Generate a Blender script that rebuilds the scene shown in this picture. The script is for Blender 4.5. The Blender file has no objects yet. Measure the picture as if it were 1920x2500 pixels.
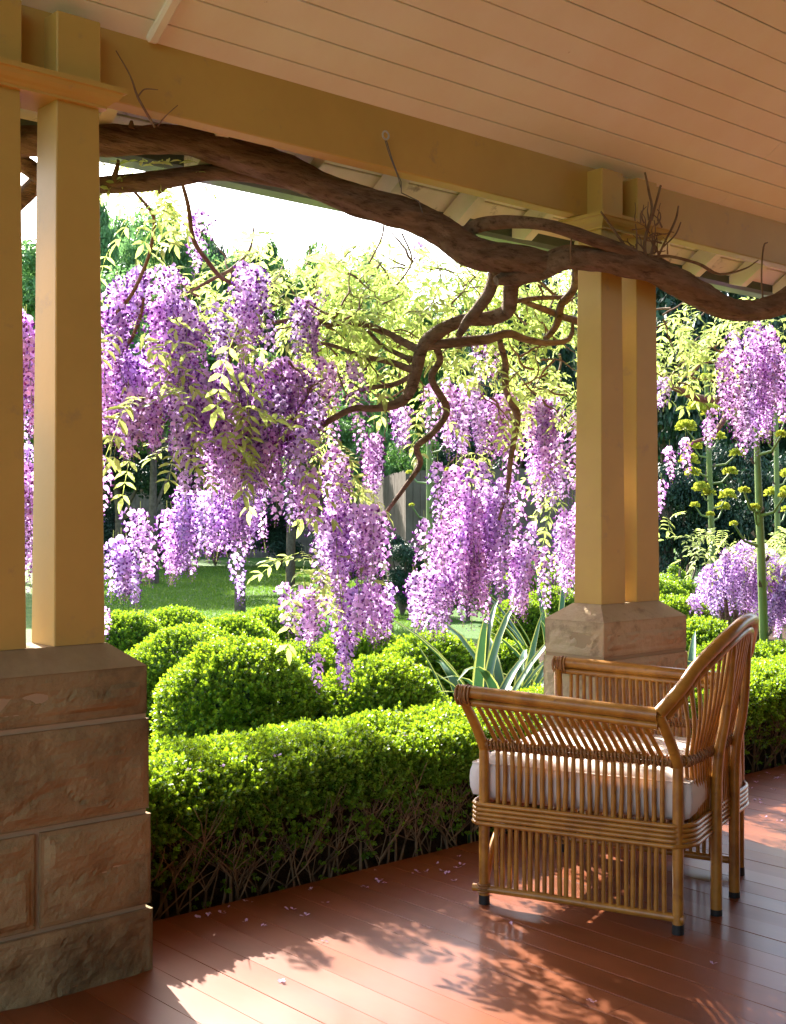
import bpy, math, random
import numpy as np
from mathutils import Vector, noise as mnoise
sc = bpy.context.scene
rnd = random.Random(7)
nr = np.random.RandomState(11)

# ------------------------------------------------------------------ camera
# the verandah edge runs along +X, the garden lies towards +Y; the camera is level, 1.3 m above the floor
FPX, HCAM, HOR = 3034.0 / 1.142857, 1.3, 1253.0 / 1.142857
AZ = math.radians(48.5)
FW = (math.cos(AZ), math.sin(AZ)); RT = (math.sin(AZ), -math.cos(AZ))
cam = bpy.data.objects.new('camera', bpy.data.cameras.new('camera'))
sc.collection.objects.link(cam)
cam.location = (0, 0, HCAM)
cam.rotation_euler = (math.radians(90), 0, AZ - math.radians(90))
cam.data.sensor_fit = 'VERTICAL'; cam.data.sensor_height = 36
cam.data.lens = 36 * 3034.0 / 2500
cam.data.shift_y = 3.0 / 2500
cam.data.clip_start = 0.05; cam.data.clip_end = 1500
sc.camera = cam
sc.render.resolution_x = 786; sc.render.resolution_y = 1024

# ------------------------------------------------------------------ light
SUN = Vector((0.25, 0.968, math.tan(math.radians(34)))).normalized()
w = bpy.data.worlds.new('World'); sc.world = w; w.use_nodes = True
nt = w.node_tree; nt.nodes.clear()
sky = nt.nodes.new('ShaderNodeTexSky'); sky.sky_type = 'NISHITA'; sky.sun_disc = False
sky.sun_elevation = math.radians(34); sky.sun_rotation = math.atan2(SUN.x, SUN.y)
sky.air_density = 1.0; sky.dust_density = 2.5; sky.ozone_density = 1.0
bg = nt.nodes.new('ShaderNodeBackground'); bg.inputs[1].default_value = 0.15
wo = nt.nodes.new('ShaderNodeOutputWorld')
nt.links.new(sky.outputs[0], bg.inputs[0]); nt.links.new(bg.outputs[0], wo.inputs[0])
sl = bpy.data.lights.new('sun', 'SUN'); sl.energy = 5.0; sl.angle = math.radians(0.53); sl.color = (1, .95, .86)
so = bpy.data.objects.new('sun', sl); sc.collection.objects.link(so)
so.rotation_euler = (-SUN).to_track_quat('-Z', 'Y').to_euler()
sc.view_settings.view_transform = 'Standard'; sc.view_settings.look = 'None'
sc.view_settings.exposure = 2.22; sc.view_settings.gamma = 1.0
sc.view_settings.use_curve_mapping = False
sc.cycles.max_bounces = 10; sc.cycles.diffuse_bounces = 6; sc.cycles.transmission_bounces = 6
sc.cycles.use_denoising = True; sc.cycles.sample_clamp_indirect = 8

# ------------------------------------------------------------------ helpers
def at(px, py, y):
    """point on the vertical plane y = const seen at a place of the photograph"""
    s = (px * 1.142857 - 960) / 3034.0
    dx, dy = FW[0] + RT[0] * s, FW[1] + RT[1] * s
    t = y / dy
    return Vector((dx * t, y, HCAM - (py * 1.142857 - 1253) / 3034.0 * t))
def atd(px, py, d):
    s = (px * 1.142857 - 960) / 3034.0
    return Vector(((FW[0] + RT[0] * s) * d, (FW[1] + RT[1] * s) * d, HCAM - (py * 1.142857 - 1253) / 3034.0 * d))
def gr(px, d, z=0.0):
    p = atd(px, 1000, d); p.z = z; return p

def tag(o, label=None, cat=None, group=None, kind=None):
    if label: o['label'] = label
    if cat: o['category'] = cat
    if group: o['group'] = group
    if kind: o['kind'] = kind
    return o
def thing(name, loc, label, cat, group=None):
    o = bpy.data.objects.new(name, None); sc.collection.objects.link(o)
    o.location = loc; o.empty_display_size = .1
    o['org'] = tuple(loc)
    return tag(o, label, cat, group)
def org(p):
    while p.parent: p = p.parent
    return Vector(p.get('org', (0, 0, 0)))

class MB:
    def __init__(s): s.v = []; s.f = []; s.m = []; s.sm = []
    def add(s, vs, fs, mi=0, smooth=False):
        b = len(s.v); s.v += [tuple(v) for v in vs]
        for f in fs: s.f.append(tuple(i + b for i in f)); s.m.append(mi); s.sm.append(smooth)
    def box(s, x0, x1, y0, y1, z0, z1, bev=0.0, mi=0):
        if bev <= 0:
            vs = [(x, y, z) for x in (x0, x1) for y in (y0, y1) for z in (z0, z1)]
            s.add(vs, [(0, 1, 3, 2), (4, 6, 7, 5), (0, 4, 5, 1), (2, 3, 7, 6), (0, 2, 6, 4), (1, 5, 7, 3)], mi); return
        b = bev; vs = []; fs = []
        idx = {}
        for ix, x in enumerate((x0, x1)):
            for iy, y in enumerate((y0, y1)):
                for iz, z in enumerate((z0, z1)):
                    sx = 1 if ix == 0 else -1; sy = 1 if iy == 0 else -1; sz = 1 if iz == 0 else -1
                    idx[ix, iy, iz, 0] = len(vs); vs.append((x, y + sy * b, z + sz * b))
                    idx[ix, iy, iz, 1] = len(vs); vs.append((x + sx * b, y, z + sz * b))
                    idx[ix, iy, iz, 2] = len(vs); vs.append((x + sx * b, y + sy * b, z))
        for i in (0, 1):
            fs.append([idx[i, a, c, 0] for a, c in ((0, 0), (0, 1), (1, 1), (1, 0))][::-1 if i else 1])
            fs.append([idx[a, i, c, 1] for a, c in ((0, 0), (1, 0), (1, 1), (0, 1))][::-1 if i else 1])
            fs.append([idx[a, c, i, 2] for a, c in ((0, 0), (0, 1), (1, 1), (1, 0))][::-1 if i else 1])
        for a in (0, 1):
            for c in (0, 1):
                fs.append([idx[a, c, 0, 0], idx[a, c, 1, 0], idx[a, c, 1, 1], idx[a, c, 0, 1]])
                fs.append([idx[a, 0, c, 0], idx[a, 1, c, 0], idx[a, 1, c, 2], idx[a, 0, c, 2]])
                fs.append([idx[0, a, c, 1], idx[1, a, c, 1], idx[1, a, c, 2], idx[0, a, c, 2]])
                for e in (0, 1): fs.append([idx[a, c, e, k] for k in (0, 1, 2)])
        s.add(vs, fs, mi)
    def tube(s, pts, rads, n=8, mi=0, smooth=True, cap=True, bump=None, flat=1.0):
        pts = [Vector(p) for p in pts]
        if not hasattr(rads, '__len__'): rads = [rads] * len(pts)
        ref = None; rings = []; L = 0
        for i, p in enumerate(pts):
            d = (pts[min(i + 1, len(pts) - 1)] - pts[max(i - 1, 0)])
            if d.length < 1e-9: d = Vector((0, 0, 1))
            d.normalize()
            if ref is None:
                ref = d.orthogonal().normalized() if abs(d.z) > .9 else Vector((0, 0, 1))
            ref = (ref - d * ref.dot(d))
            if ref.length < 1e-6: ref = d.orthogonal()
            ref.normalize(); b = d.cross(ref)
            if i: L += (p - pts[i - 1]).length
            ring = []
            for k in range(n):
                a = 2 * math.pi * k / n; r = rads[i]
                if bump: r *= bump(a, L, i)
                ring.append(p + ref * (math.cos(a) * r) + b * (math.sin(a) * r * flat))
            rings.append(ring)
        vs = [v for r in rings for v in r]; fs = []
        for i in range(len(pts) - 1):
            for k in range(n):
                k2 = (k + 1) % n
                fs.append((i * n + k, i * n + k2, (i + 1) * n + k2, (i + 1) * n + k))
        s.add(vs, fs, mi, smooth)
        if cap:
            s.add(rings[0], [tuple(range(n))[::-1]], mi); s.add(rings[-1], [tuple(range(n))], mi)
    def build(s, name, mats, parent=None, local=False, props=None):
        me = bpy.data.meshes.new(name)
        off = org(parent) if (parent and not local) else Vector((0, 0, 0))
        me.from_pydata([(v[0] - off.x, v[1] - off.y, v[2] - off.z) for v in s.v], [], s.f)
        if not isinstance(mats, (list, tuple)): mats = [mats]
        for m in mats: me.materials.append(m)
        me.polygons.foreach_set('material_index', s.m)
        me.polygons.foreach_set('use_smooth', s.sm)
        me.update()
        o = bpy.data.objects.new(name, me); sc.collection.objects.link(o)
        if parent: o.parent = parent
        return o

def smooth_path(pts, sub=6):
    """Catmull-Rom through (x,y,z,r) tuples"""
    P = [np.array(p, float) for p in pts]; P = [2 * P[0] - P[1]] + P + [2 * P[-1] - P[-2]]
    out = []
    for i in range(1, len(P) - 2):
        for k in range(sub):
            t = k / sub
            out.append(.5 * (2 * P[i] + (P[i + 1] - P[i - 1]) * t + (2 * P[i - 1] - 5 * P[i] + 4 * P[i + 1] - P[i + 2]) * t * t
                             + (-P[i - 1] + 3 * P[i] - 3 * P[i + 1] + P[i + 2]) * t ** 3))
    out.append(P[-2]); return out

def np_mesh(name, V, Fq, mats, mi=None, parent=None, shift=True):
    """V (n,3) float, Fq (m,k) int with k = 3 or 4"""
    me = bpy.data.meshes.new(name)
    if parent is not None and shift: V = V - np.array(org(parent))
    k = Fq.shape[1]; m = len(Fq)
    me.vertices.add(len(V)); me.vertices.foreach_set('co', V.astype(np.float32).ravel())
    me.loops.add(m * k); me.loops.foreach_set('vertex_index', Fq.astype(np.int32).ravel())
    me.polygons.add(m); me.polygons.foreach_set('loop_start', np.arange(0, m * k, k, dtype=np.int32))
    me.polygons.foreach_set('loop_total', np.full(m, k, dtype=np.int32))
    if not isinstance(mats, (list, tuple)): mats = [mats]
    for mt in mats: me.materials.append(mt)
    if mi is not None: me.polygons.foreach_set('material_index', mi.astype(np.int32))
    me.update(calc_edges=True); me.validate()
    o = bpy.data.objects.new(name, me); sc.collection.objects.link(o)
    if parent is not None: o.parent = parent
    return o

def frames(N, D):
    """rotation matrices whose z column is N and x column near D"""
    N = N / np.linalg.norm(N, axis=1, keepdims=True)
    X = D - N * (D * N).sum(1, keepdims=True); X /= (np.linalg.norm(X, axis=1, keepdims=True) + 1e-9)
    Y = np.cross(N, X)
    return np.stack([X, Y, N], axis=2)
def scatter(P, R, S, TV, TF):
    """place template (TV,TF) at P with rotations R and scales S"""
    V = np.einsum('nij,vj->nvi', R, TV) * S[:, None, None] + P[:, None, :]
    F = TF[None] + (np.arange(len(P)) * len(TV))[:, None, None]
    return V.reshape(-1, 3), F.reshape(-1, TF.shape[1])
def rndir(n):
    v = nr.normal(size=(n, 3)); return v / np.linalg.norm(v, axis=1, keepdims=True)

# ------------------------------------------------------------------ materials
def mat(name, base, rough=.6, spec=.3, var=None, vscale=8, stretch=(1, 1, 1), bump=0, bscale=40, bdist=.01, trans=0, tcol=None,
        island=0, objvar=0, stain=None, stscale=2.0, stlo=.5, sthi=.7, coat=0):
    m = bpy.data.materials.new(name); m.use_nodes = True
    n = m.node_tree.nodes; l = m.node_tree.links; n.clear()
    out = n.new('ShaderNodeOutputMaterial'); b = n.new('ShaderNodeBsdfPrincipled')
    b.inputs['Roughness'].default_value = rough; b.inputs['Specular IOR Level'].default_value = spec
    b.inputs['Coat Weight'].default_value = coat; b.inputs['Coat Roughness'].default_value = .15
    tc = n.new('ShaderNodeTexCoord'); mp = n.new('ShaderNodeMapping'); mp.inputs['Scale'].default_value = stretch
    l.new(tc.outputs['Object'], mp.inputs[0])
    col = n.new('ShaderNodeRGB'); col.outputs[0].default_value = (*base, 1); c = col.outputs[0]
    def mix(a, bcol, fac, blend='MIX'):
        x = n.new('ShaderNodeMix'); x.data_type = 'RGBA'; x.blend_type = blend
        if isinstance(fac, float): x.inputs[0].default_value = fac
        else: l.new(fac, x.inputs[0])
        l.new(a, x.inputs[6])
        if isinstance(bcol, tuple): x.inputs[7].default_value = (*bcol, 1)
        else: l.new(bcol, x.inputs[7])
        return x.outputs[2]
    def nz(scale, detail=5, rough=.6):
        t = n.new('ShaderNodeTexNoise'); t.inputs['Scale'].default_value = scale; t.inputs['Detail'].default_value = detail
        t.inputs['Roughness'].default_value = rough; l.new(mp.outputs[0], t.inputs[0]); return t.outputs[0]
    def ramp(f, lo, hi):
        r = n.new('ShaderNodeMapRange'); r.inputs[1].default_value = lo; r.inputs[2].default_value = hi; l.new(f, r.inputs[0]); return r.outputs[0]
    if var: c = mix(c, var, ramp(nz(vscale), .35, .65))
    if island:
        g = n.new('ShaderNodeNewGeometry'); h = n.new('ShaderNodeHueSaturation')
        a = n.new('ShaderNodeMapRange'); a.inputs[3].default_value = 1 - island; a.inputs[4].default_value = 1 + island
        l.new(g.outputs['Random Per Island'], a.inputs[0]); l.new(a.outputs[0], h.inputs['Value'])
        mu = n.new('ShaderNodeMath'); mu.operation = 'MULTIPLY'; mu.inputs[1].default_value = 7.31; l.new(g.outputs['Random Per Island'], mu.inputs[0])
        fr = n.new('ShaderNodeMath'); fr.operation = 'FRACT'; l.new(mu.outputs[0], fr.inputs[0])
        a2 = n.new('ShaderNodeMapRange'); a2.inputs[3].default_value = .5 - island * .05; a2.inputs[4].default_value = .5 + island * .05
        l.new(fr.outputs[0], a2.inputs[0]); l.new(a2.outputs[0], h.inputs['Hue']); l.new(c, h.inputs['Color']); c = h.outputs[0]
    if objvar:
        g = n.new('ShaderNodeObjectInfo'); h = n.new('ShaderNodeHueSaturation')
        a = n.new('ShaderNodeMapRange'); a.inputs[3].default_value = 1 - objvar; a.inputs[4].default_value = 1 + objvar * .5
        l.new(g.outputs['Random'], a.inputs[0]); l.new(a.outputs[0], h.inputs['Value'])
        mu = n.new('ShaderNodeMath'); mu.operation = 'MULTIPLY'; mu.inputs[1].default_value = 5.17; l.new(g.outputs['Random'], mu.inputs[0])
        fr = n.new('ShaderNodeMath'); fr.operation = 'FRACT'; l.new(mu.outputs[0], fr.inputs[0])
        a2 = n.new('ShaderNodeMapRange'); a2.inputs[3].default_value = .488; a2.inputs[4].default_value = .538
        l.new(fr.outputs[0], a2.inputs[0]); l.new(a2.outputs[0], h.inputs['Hue']); l.new(c, h.inputs['Color']); c = h.outputs[0]
    if stain: c = mix(c, stain, ramp(nz(stscale, 8, .7), stlo, sthi))
    l.new(c, b.inputs['Base Color'])
    if bump:
        bp = n.new('ShaderNodeBump'); bp.inputs['Strength'].default_value = bump; bp.inputs['Distance'].default_value = bdist
        l.new(nz(bscale, 6, .65), bp.inputs['Height']); l.new(bp.outputs[0], b.inputs['Normal'])
    if trans:
        tr = n.new('ShaderNodeBsdfTranslucent'); ms = n.new('ShaderNodeMixShader'); ms.inputs[0].default_value = trans
        if tcol:
            t2 = mix(c, tcol, .6); l.new(t2, tr.inputs[0])
        else: l.new(c, tr.inputs[0])
        l.new(b.outputs[0], ms.inputs[1]); l.new(tr.outputs[0], ms.inputs[2]); l.new(ms.outputs[0], out.inputs[0])
    else: l.new(b.outputs[0], out.inputs[0])
    return m

M = {}
M['paint'] = mat('cream_paint', (.575, .37, .095), .5, .35, var=(.52, .33, .083), vscale=3, bump=.25, bscale=60, bdist=.002, stain=(.36, .25, .12), stscale=9, stlo=.6, sthi=.8)
M['ceil'] = mat('ceiling_paint', (.9, .85, .74), .45, .35, var=(.87, .79, .66), vscale=4, bump=.25, bscale=50, bdist=.002, stain=(.4, .28, .18), stscale=30, stlo=.68, sthi=.8)
M['eave'] = mat('eave_paint', (.8, .76, .6), .6, .3, var=(.7, .68, .5), vscale=6, bump=.2, bscale=50, bdist=.002, stain=(.22, .2, .12), stscale=7, stlo=.6, sthi=.72)
M['gutter'] = mat('green_gutter', (.06, .09, .075), .4, .5, var=(.09, .12, .1), vscale=5)
M['floor'] = mat('red_oxide_boards', (.27, .06, .02), .2, .5, var=(.34, .085, .035), vscale=5, stretch=(1, .25, 1), bump=.12, bscale=30, bdist=.003,
                 island=0, stain=(.20, .06, .015), stscale=3, stlo=.5, sthi=.75)
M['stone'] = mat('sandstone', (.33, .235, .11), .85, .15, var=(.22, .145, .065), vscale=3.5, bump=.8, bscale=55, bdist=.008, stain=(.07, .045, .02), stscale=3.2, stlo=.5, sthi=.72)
M['stone_lit'] = mat('lit_sandstone', (.58, .46, .29), .85, .15, var=(.48, .34, .2), vscale=3.5, bump=.8, bscale=55, bdist=.008, stain=(.12, .08, .045), stscale=4, stlo=.54, sthi=.72)  # lighter copy of the sandstone; bounce light on the far pier is in its colour
M['cap'] = mat('dressed_sandstone', (.36, .25, .125), .85, .15, var=(.27, .175, .085), vscale=7, bump=.4, bscale=80, bdist=.003, stain=(.18, .11, .06), stscale=5, stlo=.6, sthi=.8)
M['mortar'] = mat('mortar', (.40, .29, .17), .9, .1, bump=.4, bscale=90, bdist=.003)
M['bark'] = mat('vine_bark', (.16, .10, .06), .85, .15, var=(.27, .18, .12), vscale=22, stretch=(.22, 1, 1.3), bump=1.0, bscale=75, bdist=.014, stain=(.06, .034, .02), stscale=40, stlo=.5, sthi=.7)
M['twig'] = mat('twig_bark', (.17, .095, .055), .8, .15, var=(.26, .17, .1), vscale=20)
M['banner'] = mat('lilac_petal', (.72, .50, .88), .6, .2, trans=.58, island=.25, objvar=.28)
M['keel'] = mat('violet_petal', (.30, .08, .48), .55, .2, trans=.45, island=.35, objvar=.25)
M['rachis'] = mat('green_stalk', (.22, .26, .08), .6, .2, trans=.3)
M['wleaf'] = mat('young_wisteria_leaf', (.40, .50, .15), .5, .3, trans=.6, tcol=(.58, .70, .16), island=.3)
M['box'] = mat('box_leaf', (.10, .22, .018), .42, .4, trans=.47, tcol=(.46, .62, .015), island=.5)
M['boxtwig'] = mat('box_twig', (.25, .165, .085), .8, .15, var=(.13, .085, .045), vscale=18)
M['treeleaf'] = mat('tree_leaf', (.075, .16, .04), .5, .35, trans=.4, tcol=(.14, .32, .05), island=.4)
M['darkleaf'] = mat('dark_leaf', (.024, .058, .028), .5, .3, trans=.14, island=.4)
M['palegreen'] = mat('hazy_tree_leaf', (.12, .24, .08), .5, .35, trans=.45, tcol=(.2, .42, .12), island=.35)  # sun haze on the far trees is put into this paler leaf
M['agave'] = mat('agave_leaf', (.035, .11, .045), .35, .45, trans=.15, var=(.06, .16, .06), vscale=3)
M['agedge'] = mat('agave_edge', (.45, .5, .12), .45, .4, trans=.25)
M['stalk'] = mat('flower_stalk', (.12, .20, .055), .5, .3, var=(.20, .26, .07), vscale=3)
M['umbel'] = mat('yellow_umbel', (.55, .58, .08), .6, .2, trans=.3, island=.3)
M['cane'] = mat('rattan_cane', (.46, .20, .026), .38, .5, var=(.29, .11, .014), vscale=14, bump=.15, bscale=60, bdist=.003, stain=(.16, .05, .012), stscale=22, stlo=.58, sthi=.75, coat=.25)
M['wrap'] = mat('rattan_binding', (.34, .15, .045), .5, .35, var=(.22, .085, .025), vscale=40)
M['rubber'] = mat('rubber_foot', (.02, .018, .017), .6, .3)
M['cushion'] = mat('cushion_fabric', (.68, .59, .52), .9, .1, bump=.3, bscale=300, bdist=.001)
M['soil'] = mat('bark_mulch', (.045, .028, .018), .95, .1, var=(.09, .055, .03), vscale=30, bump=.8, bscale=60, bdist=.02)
M['lawn'] = mat('lawn', (.05, .12, .015), .8, .15, var=(.085, .16, .02), vscale=2.5, bump=.7, bscale=60, bdist=.03)
M['grass'] = mat('grass_blade', (.07, .16, .018), .5, .3, trans=.4, tcol=(.25, .42, .03), island=.3)
M['fence'] = mat('paling', (.15, .125, .10), .85, .1, var=(.10, .08, .06), vscale=3, island=.25)
M['trunk'] = mat('tree_bark', (.10, .075, .055), .9, .1, var=(.17, .13, .1), vscale=12, bump=.8, bscale=30, bdist=.02)
M['pale_trunk'] = mat('pale_bark', (.35, .33, .3), .8, .1, var=(.2, .19, .17), vscale=8, bump=.4)
M['housewall'] = mat('darkened_wall', (.13, .075, .05), .9, .1, var=(.08, .05, .035), vscale=12)  # dark tone keeps bounced light off the posts; wall is out of view
M['wire'] = mat('wire', (.12, .12, .12), .4, .5)
M['metal'] = mat('galvanised_ring', (.45, .43, .4), .35, .6)
M['blossom'] = mat('fallen_blossom', (.6, .42, .62), .7, .2, trans=.3, island=.2)

# ================================================================== SETTING
def sheet(name, pts, z, m):
    b = MB(); b.add([(x, y, z) for x, y in pts], [tuple(range(len(pts)))]); o = b.build(name, m); return tag(o, kind='structure')
sheet('lawn', [(-500, -60), (500, -60), (500, 700), (-500, 700)], -.124, M['lawn'])
sheet('garden_bed', [(-14, 3.3), (40, 3.3), (40, 8.5), (24, 9.5), (14, 9.0), (6, 9.8), (-14, 9.5)], -.112, M['soil'])

# verandah floor: painted boards that run out to the garden, one by one
EDGE = 3.45
fl = MB(); fl.box(-2.5, 12.5, -2.5, EDGE - .012, -.12, -.024)
floor = tag(fl.build('verandah_floor', M['floor']), kind='structure')
fm = []
for i in range(4):
    fm.append(mat('floor_board_paint', (.125 + .02 * i, .029 + .005 * i, .004 + .001 * i), .40 + .03 * (i % 3), .32, coat=.18, var=(.21, .055, .014), vscale=4 + i, stretch=(1, .3, 1), bump=.12,
                  bscale=25, bdist=.002, stain=(.10 + .02 * i, .03, .006), stscale=2.5 + .5 * i, stlo=.5, sthi=.8))
BW = .118
x = -2.4; k = 0
while x < 12.3:
    cuts = [-2.5, EDGE + .02]
    if k % 5 == 2: cuts.insert(1, 2.05 + .12 * (k % 3))
    if k % 7 == 4: cuts.insert(1, .9 + .3 * (k % 4))
    if len(cuts) == 4: cuts = sorted(cuts)
    for a, c in zip(cuts[:-1], cuts[1:]):
        b = MB(); dz = rnd.uniform(-.0006, .0006)
        b.box(x + .0003, x + BW - .0003, a + .0003, c - .0003, -.022, dz, .0011)
        b.build('floor_board', fm[rnd.randrange(4)], floor)
    x += BW; k += 1

# sloping ceiling: boards parallel to the edge
SL = .658; CY, CZ = 3.28, 2.72
def cz(y): return CZ + SL * (CY - y)
ceil = MB()
yy0 = .6
ceil.add([(-2.5, CY + .03, cz(CY + .03) + .03), (12.5, CY + .03, cz(CY + .03) + .03), (12.5, yy0, cz(yy0) + .03), (-2.5, yy0, cz(yy0) + .03),
          (-2.5, CY + .03, cz(CY + .03) + .06), (12.5, CY + .03, cz(CY + .03) + .06), (12.5, yy0, cz(yy0) + .06), (-2.5, yy0, cz(yy0) + .06)],
         [(0, 1, 2, 3), (7, 6, 5, 4), (0, 4, 5, 1), (3, 2, 6, 7), (0, 3, 7, 4), (1, 5, 6, 2)])
ceil.box(-2.5, 12.5, -2.5, yy0, cz(yy0) + .031, cz(yy0) + .06)
ceiling = tag(ceil.build('verandah_ceiling', M['ceil']), kind='structure')
nn = Vector((0, SL, 1)).normalized(); tt = Vector((0, -1, SL)).normalized()
def slopebox(x0, x1, y0, y1, t0, t1, bev=.004):
    """box on the slope: y0>y1 along the slope, t = offset along the normal (negative = below)"""
    b = MB(); L = math.hypot(y0 - y1, SL * (y0 - y1)); b.box(x0, x1, 0, L, t0, t1, bev)
    o = Vector((0, y0, cz(y0)))
    b.v = [tuple(Vector((v[0], 0, 0)) + o + tt * v[1] + nn * v[2]) for v in b.v]; return b
y = CY + .03; k = 0
while y - .088 > yy0:
    y1 = y - .088
    for (xa, xb) in ((-2.4, 4.9 + (k % 3) * .8), (4.9 + (k % 3) * .8, 12.4)):
        b = slopebox(xa + .0005, xb - .0005, y - .0012, y1 + .0012, rnd.uniform(-.001, .001), .024, .0022)
        b.build('ceiling_board', M['ceil'], ceiling)
    y = y1; k += 1
y = yy0
while y > -2.4:
    b = MB(); b.box(-2.4, 12.4, y - .1, y - .001, cz(yy0), cz(yy0) + .028, .004); b.build('ceiling_board', M['ceil'], ceiling); y -= .101
for bx in (at(363 / 1.1429, 106 / 1.1429, 3.28).x, ):
    slopebox(bx - .019, bx + .019, CY - .005, yy0, -.028, -.002, .008).build('batten', M['ceil'], ceiling)
slopebox(5.72, 5.76, CY - .005, yy0, -.028, -.002, .008).build('batten', M['ceil'], ceiling)
# moulding higher up where the boards change
b = slopebox(-2.4, 12.4, 2.46, 2.42, -.03, -.002, .008); b.build('moulding', M['ceil'], ceiling)

# long beam
b = MB(); b.box(-2.4, 12.4, 3.282, 3.352, 2.512, 2.735, .004)
beam = tag(b.build('verandah_beam', M['paint']), 'long cream painted timber beam under the edge of the boarded ceiling', 'beam')

# eave outside the beam: soffit boards, rafters and gutter
eave = thing('eave', (3, 3.4, 2.6), 'cream eave with exposed rafter tails and dark green gutter outside the beam', 'eave')
for i in range(5):
    y0 = 3.40 - i * -.0; 
ys = 3.36
for i in range(3):
    b = slopebox(-2.4, 12.4, ys + .098, ys + .001, .062, .08, .003); b.build('soffit_board', M['eave'], eave); ys += .1
rx = -2.2
while rx < 12.3:
    b = MB(); w2 = .024; yE = 3.665
    prof = [(3.345, cz(3.345) + .058), (yE, cz(yE) + .058), (yE, cz(yE) + .02), (yE - .07, cz(yE - .07) - .045), (3.354, cz(3.354) - .045)]
    vs = [(rx - w2, p[0], p[1]) for p in prof] + [(rx + w2, p[0], p[1]) for p in prof]
    b.add(vs, [(0, 1, 2, 3, 4)[::-1], (5, 6, 7, 8, 9)] + [(i, (i + 1) % 5, 5 + (i + 1) % 5, 5 + i) for i in range(5)])
    b.build('rafter', M['eave'], eave); rx += .41
b = MB(); gz = cz(3.67) + .035
pts = [(3.677, gz + .09), (3.677, gz - .005), (3.695, gz - .02), (3.775, gz - .02), (3.790, gz), (3.790, gz + .09), (3.785, gz + .09), (3.785, gz + .004), (3.771, gz - .014), (3.699, gz - .014), (3.683, gz), (3.683, gz + .09)]
vs = [(-2.5, p[0], p[1]) for p in pts] + [(12.5, p[0], p[1]) for p in pts]; n_ = len(pts)
b.add(vs, [(i, (i + 1) % n_, n_ + (i + 1) % n_, n_ + i) for i in range(n_)])
b.build('gutter', M['gutter'], eave)
b = slopebox(-2.5, 12.5, 3.72, .5, .09, .13); b.build('roof_sheet', M['gutter'], eave)
b = MB(); b.box(-2.5, 12.5, -2.6, .52, cz(.5) + .1, cz(.5) + .14); b.build('roof_sheet', M['gutter'], eave)
# unseen house wall behind the verandah, kept dark to limit bounced light
b = MB(); b.box(-2.5, 12.5, -2.62, -2.52, -.12, cz(.6) + .09); hw = b.build('house_wall', M['housewall']); tag(hw, 'unseen house wall behind the verandah, darkened to cut bounced light', 'wall')

# ------------------------------------------------------------------ stone piers
def rock_block(x0, x1, y0, y1, z0, z1, seed, proud=.02, marg=.022, chamfer=0.0, dress_top=0.0):
    """squared stone with drafted margins and a rock face; grids on the four upright faces"""
    b = MB()
    def face(o, u, v, nrm, lu, lv):
        nu = max(4, int(lu / .011)); nv = max(4, int(lv / .011)); vs = []; fs = []
        o = Vector(o); u = Vector(u); v = Vector(v); nrm = Vector(nrm)
        for j in range(nv + 1):
            for i in range(nu + 1):
                a, c = lu * i / nu, lv * j / nv
                p = o + u * a + v * c
                e = min(a, lu - a, c, lv - c - dress_top)
                h = 0
                if e > marg - .004:
                    q = p * 3.6 + Vector((seed * 3.1, seed, 0))
                    h = proud * (.4 + 1.0 * mnoise.fractal(q * Vector((.8, .8, 1.5)), .75, 2.2, 6) + .35 * (mnoise.noise(q * .5)))
                    rdg = abs(mnoise.noise(q * Vector((.7, .7, 1.6)) + Vector((7, 1, 2)) + Vector((mnoise.noise(q * 4) * .25,) * 3))); h -= proud * .35 * max(0, .07 - rdg) / .07
                    h *= min(1, (e - marg + .004) / .010)
                else:
                    h = .0012 * mnoise.noise(p * 40)
                    if e < 1e-6: h = -.002 if (j not in (0, nv)) or (i in (0, nu)) else -.003
                vs.append(p + nrm * h)
        for j in range(nv):
            for i in range(nu):
                a = j * (nu + 1) + i; fs.append((a, a + 1, a + nu + 2, a + nu + 1))
        b.add(vs, fs, 0, False)
    face((x0, y0, z0), (1, 0, 0), (0, 0, 1), (0, -1, 0), x1 - x0, z1 - z0)
    face((x1, y1, z0), (-1, 0, 0), (0, 0, 1), (0, 1, 0), x1 - x0, z1 - z0)
    face((x0, y1, z0), (0, -1, 0), (0, 0, 1), (-1, 0, 0), y1 - y0, z1 - z0)
    face((x1, y0, z0), (0, 1, 0), (0, 0, 1), (1, 0, 0), y1 - y0, z1 - z0)
    if chamfer:
        c, h = chamfer; t = z1 + h
        o = [(x0, y0, z1), (x1, y0, z1), (x1, y1, z1), (x0, y1, z1)]
        n2 = [(x0 + c, y0 + c, t), (x1 - c, y0 + c, t), (x1 - c, y1 - c, t), (x0 + c, y1 - c, t)]
        b.add(o + n2, [(0, 1, 5, 4), (1, 2, 6, 5), (2, 3, 7, 6), (3, 0, 4, 7), (4, 5, 6, 7)], 1)
    else: b.add([(x0, y0, z1), (x1, y0, z1), (x1, y1, z1), (x0, y1, z1)], [(0, 1, 2, 3)], 1)
    b.add([(x0, y0, z0), (x1, y0, z0), (x1, y1, z0), (x0, y1, z0)], [(3, 2, 1, 0)], 1)
    return b
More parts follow.
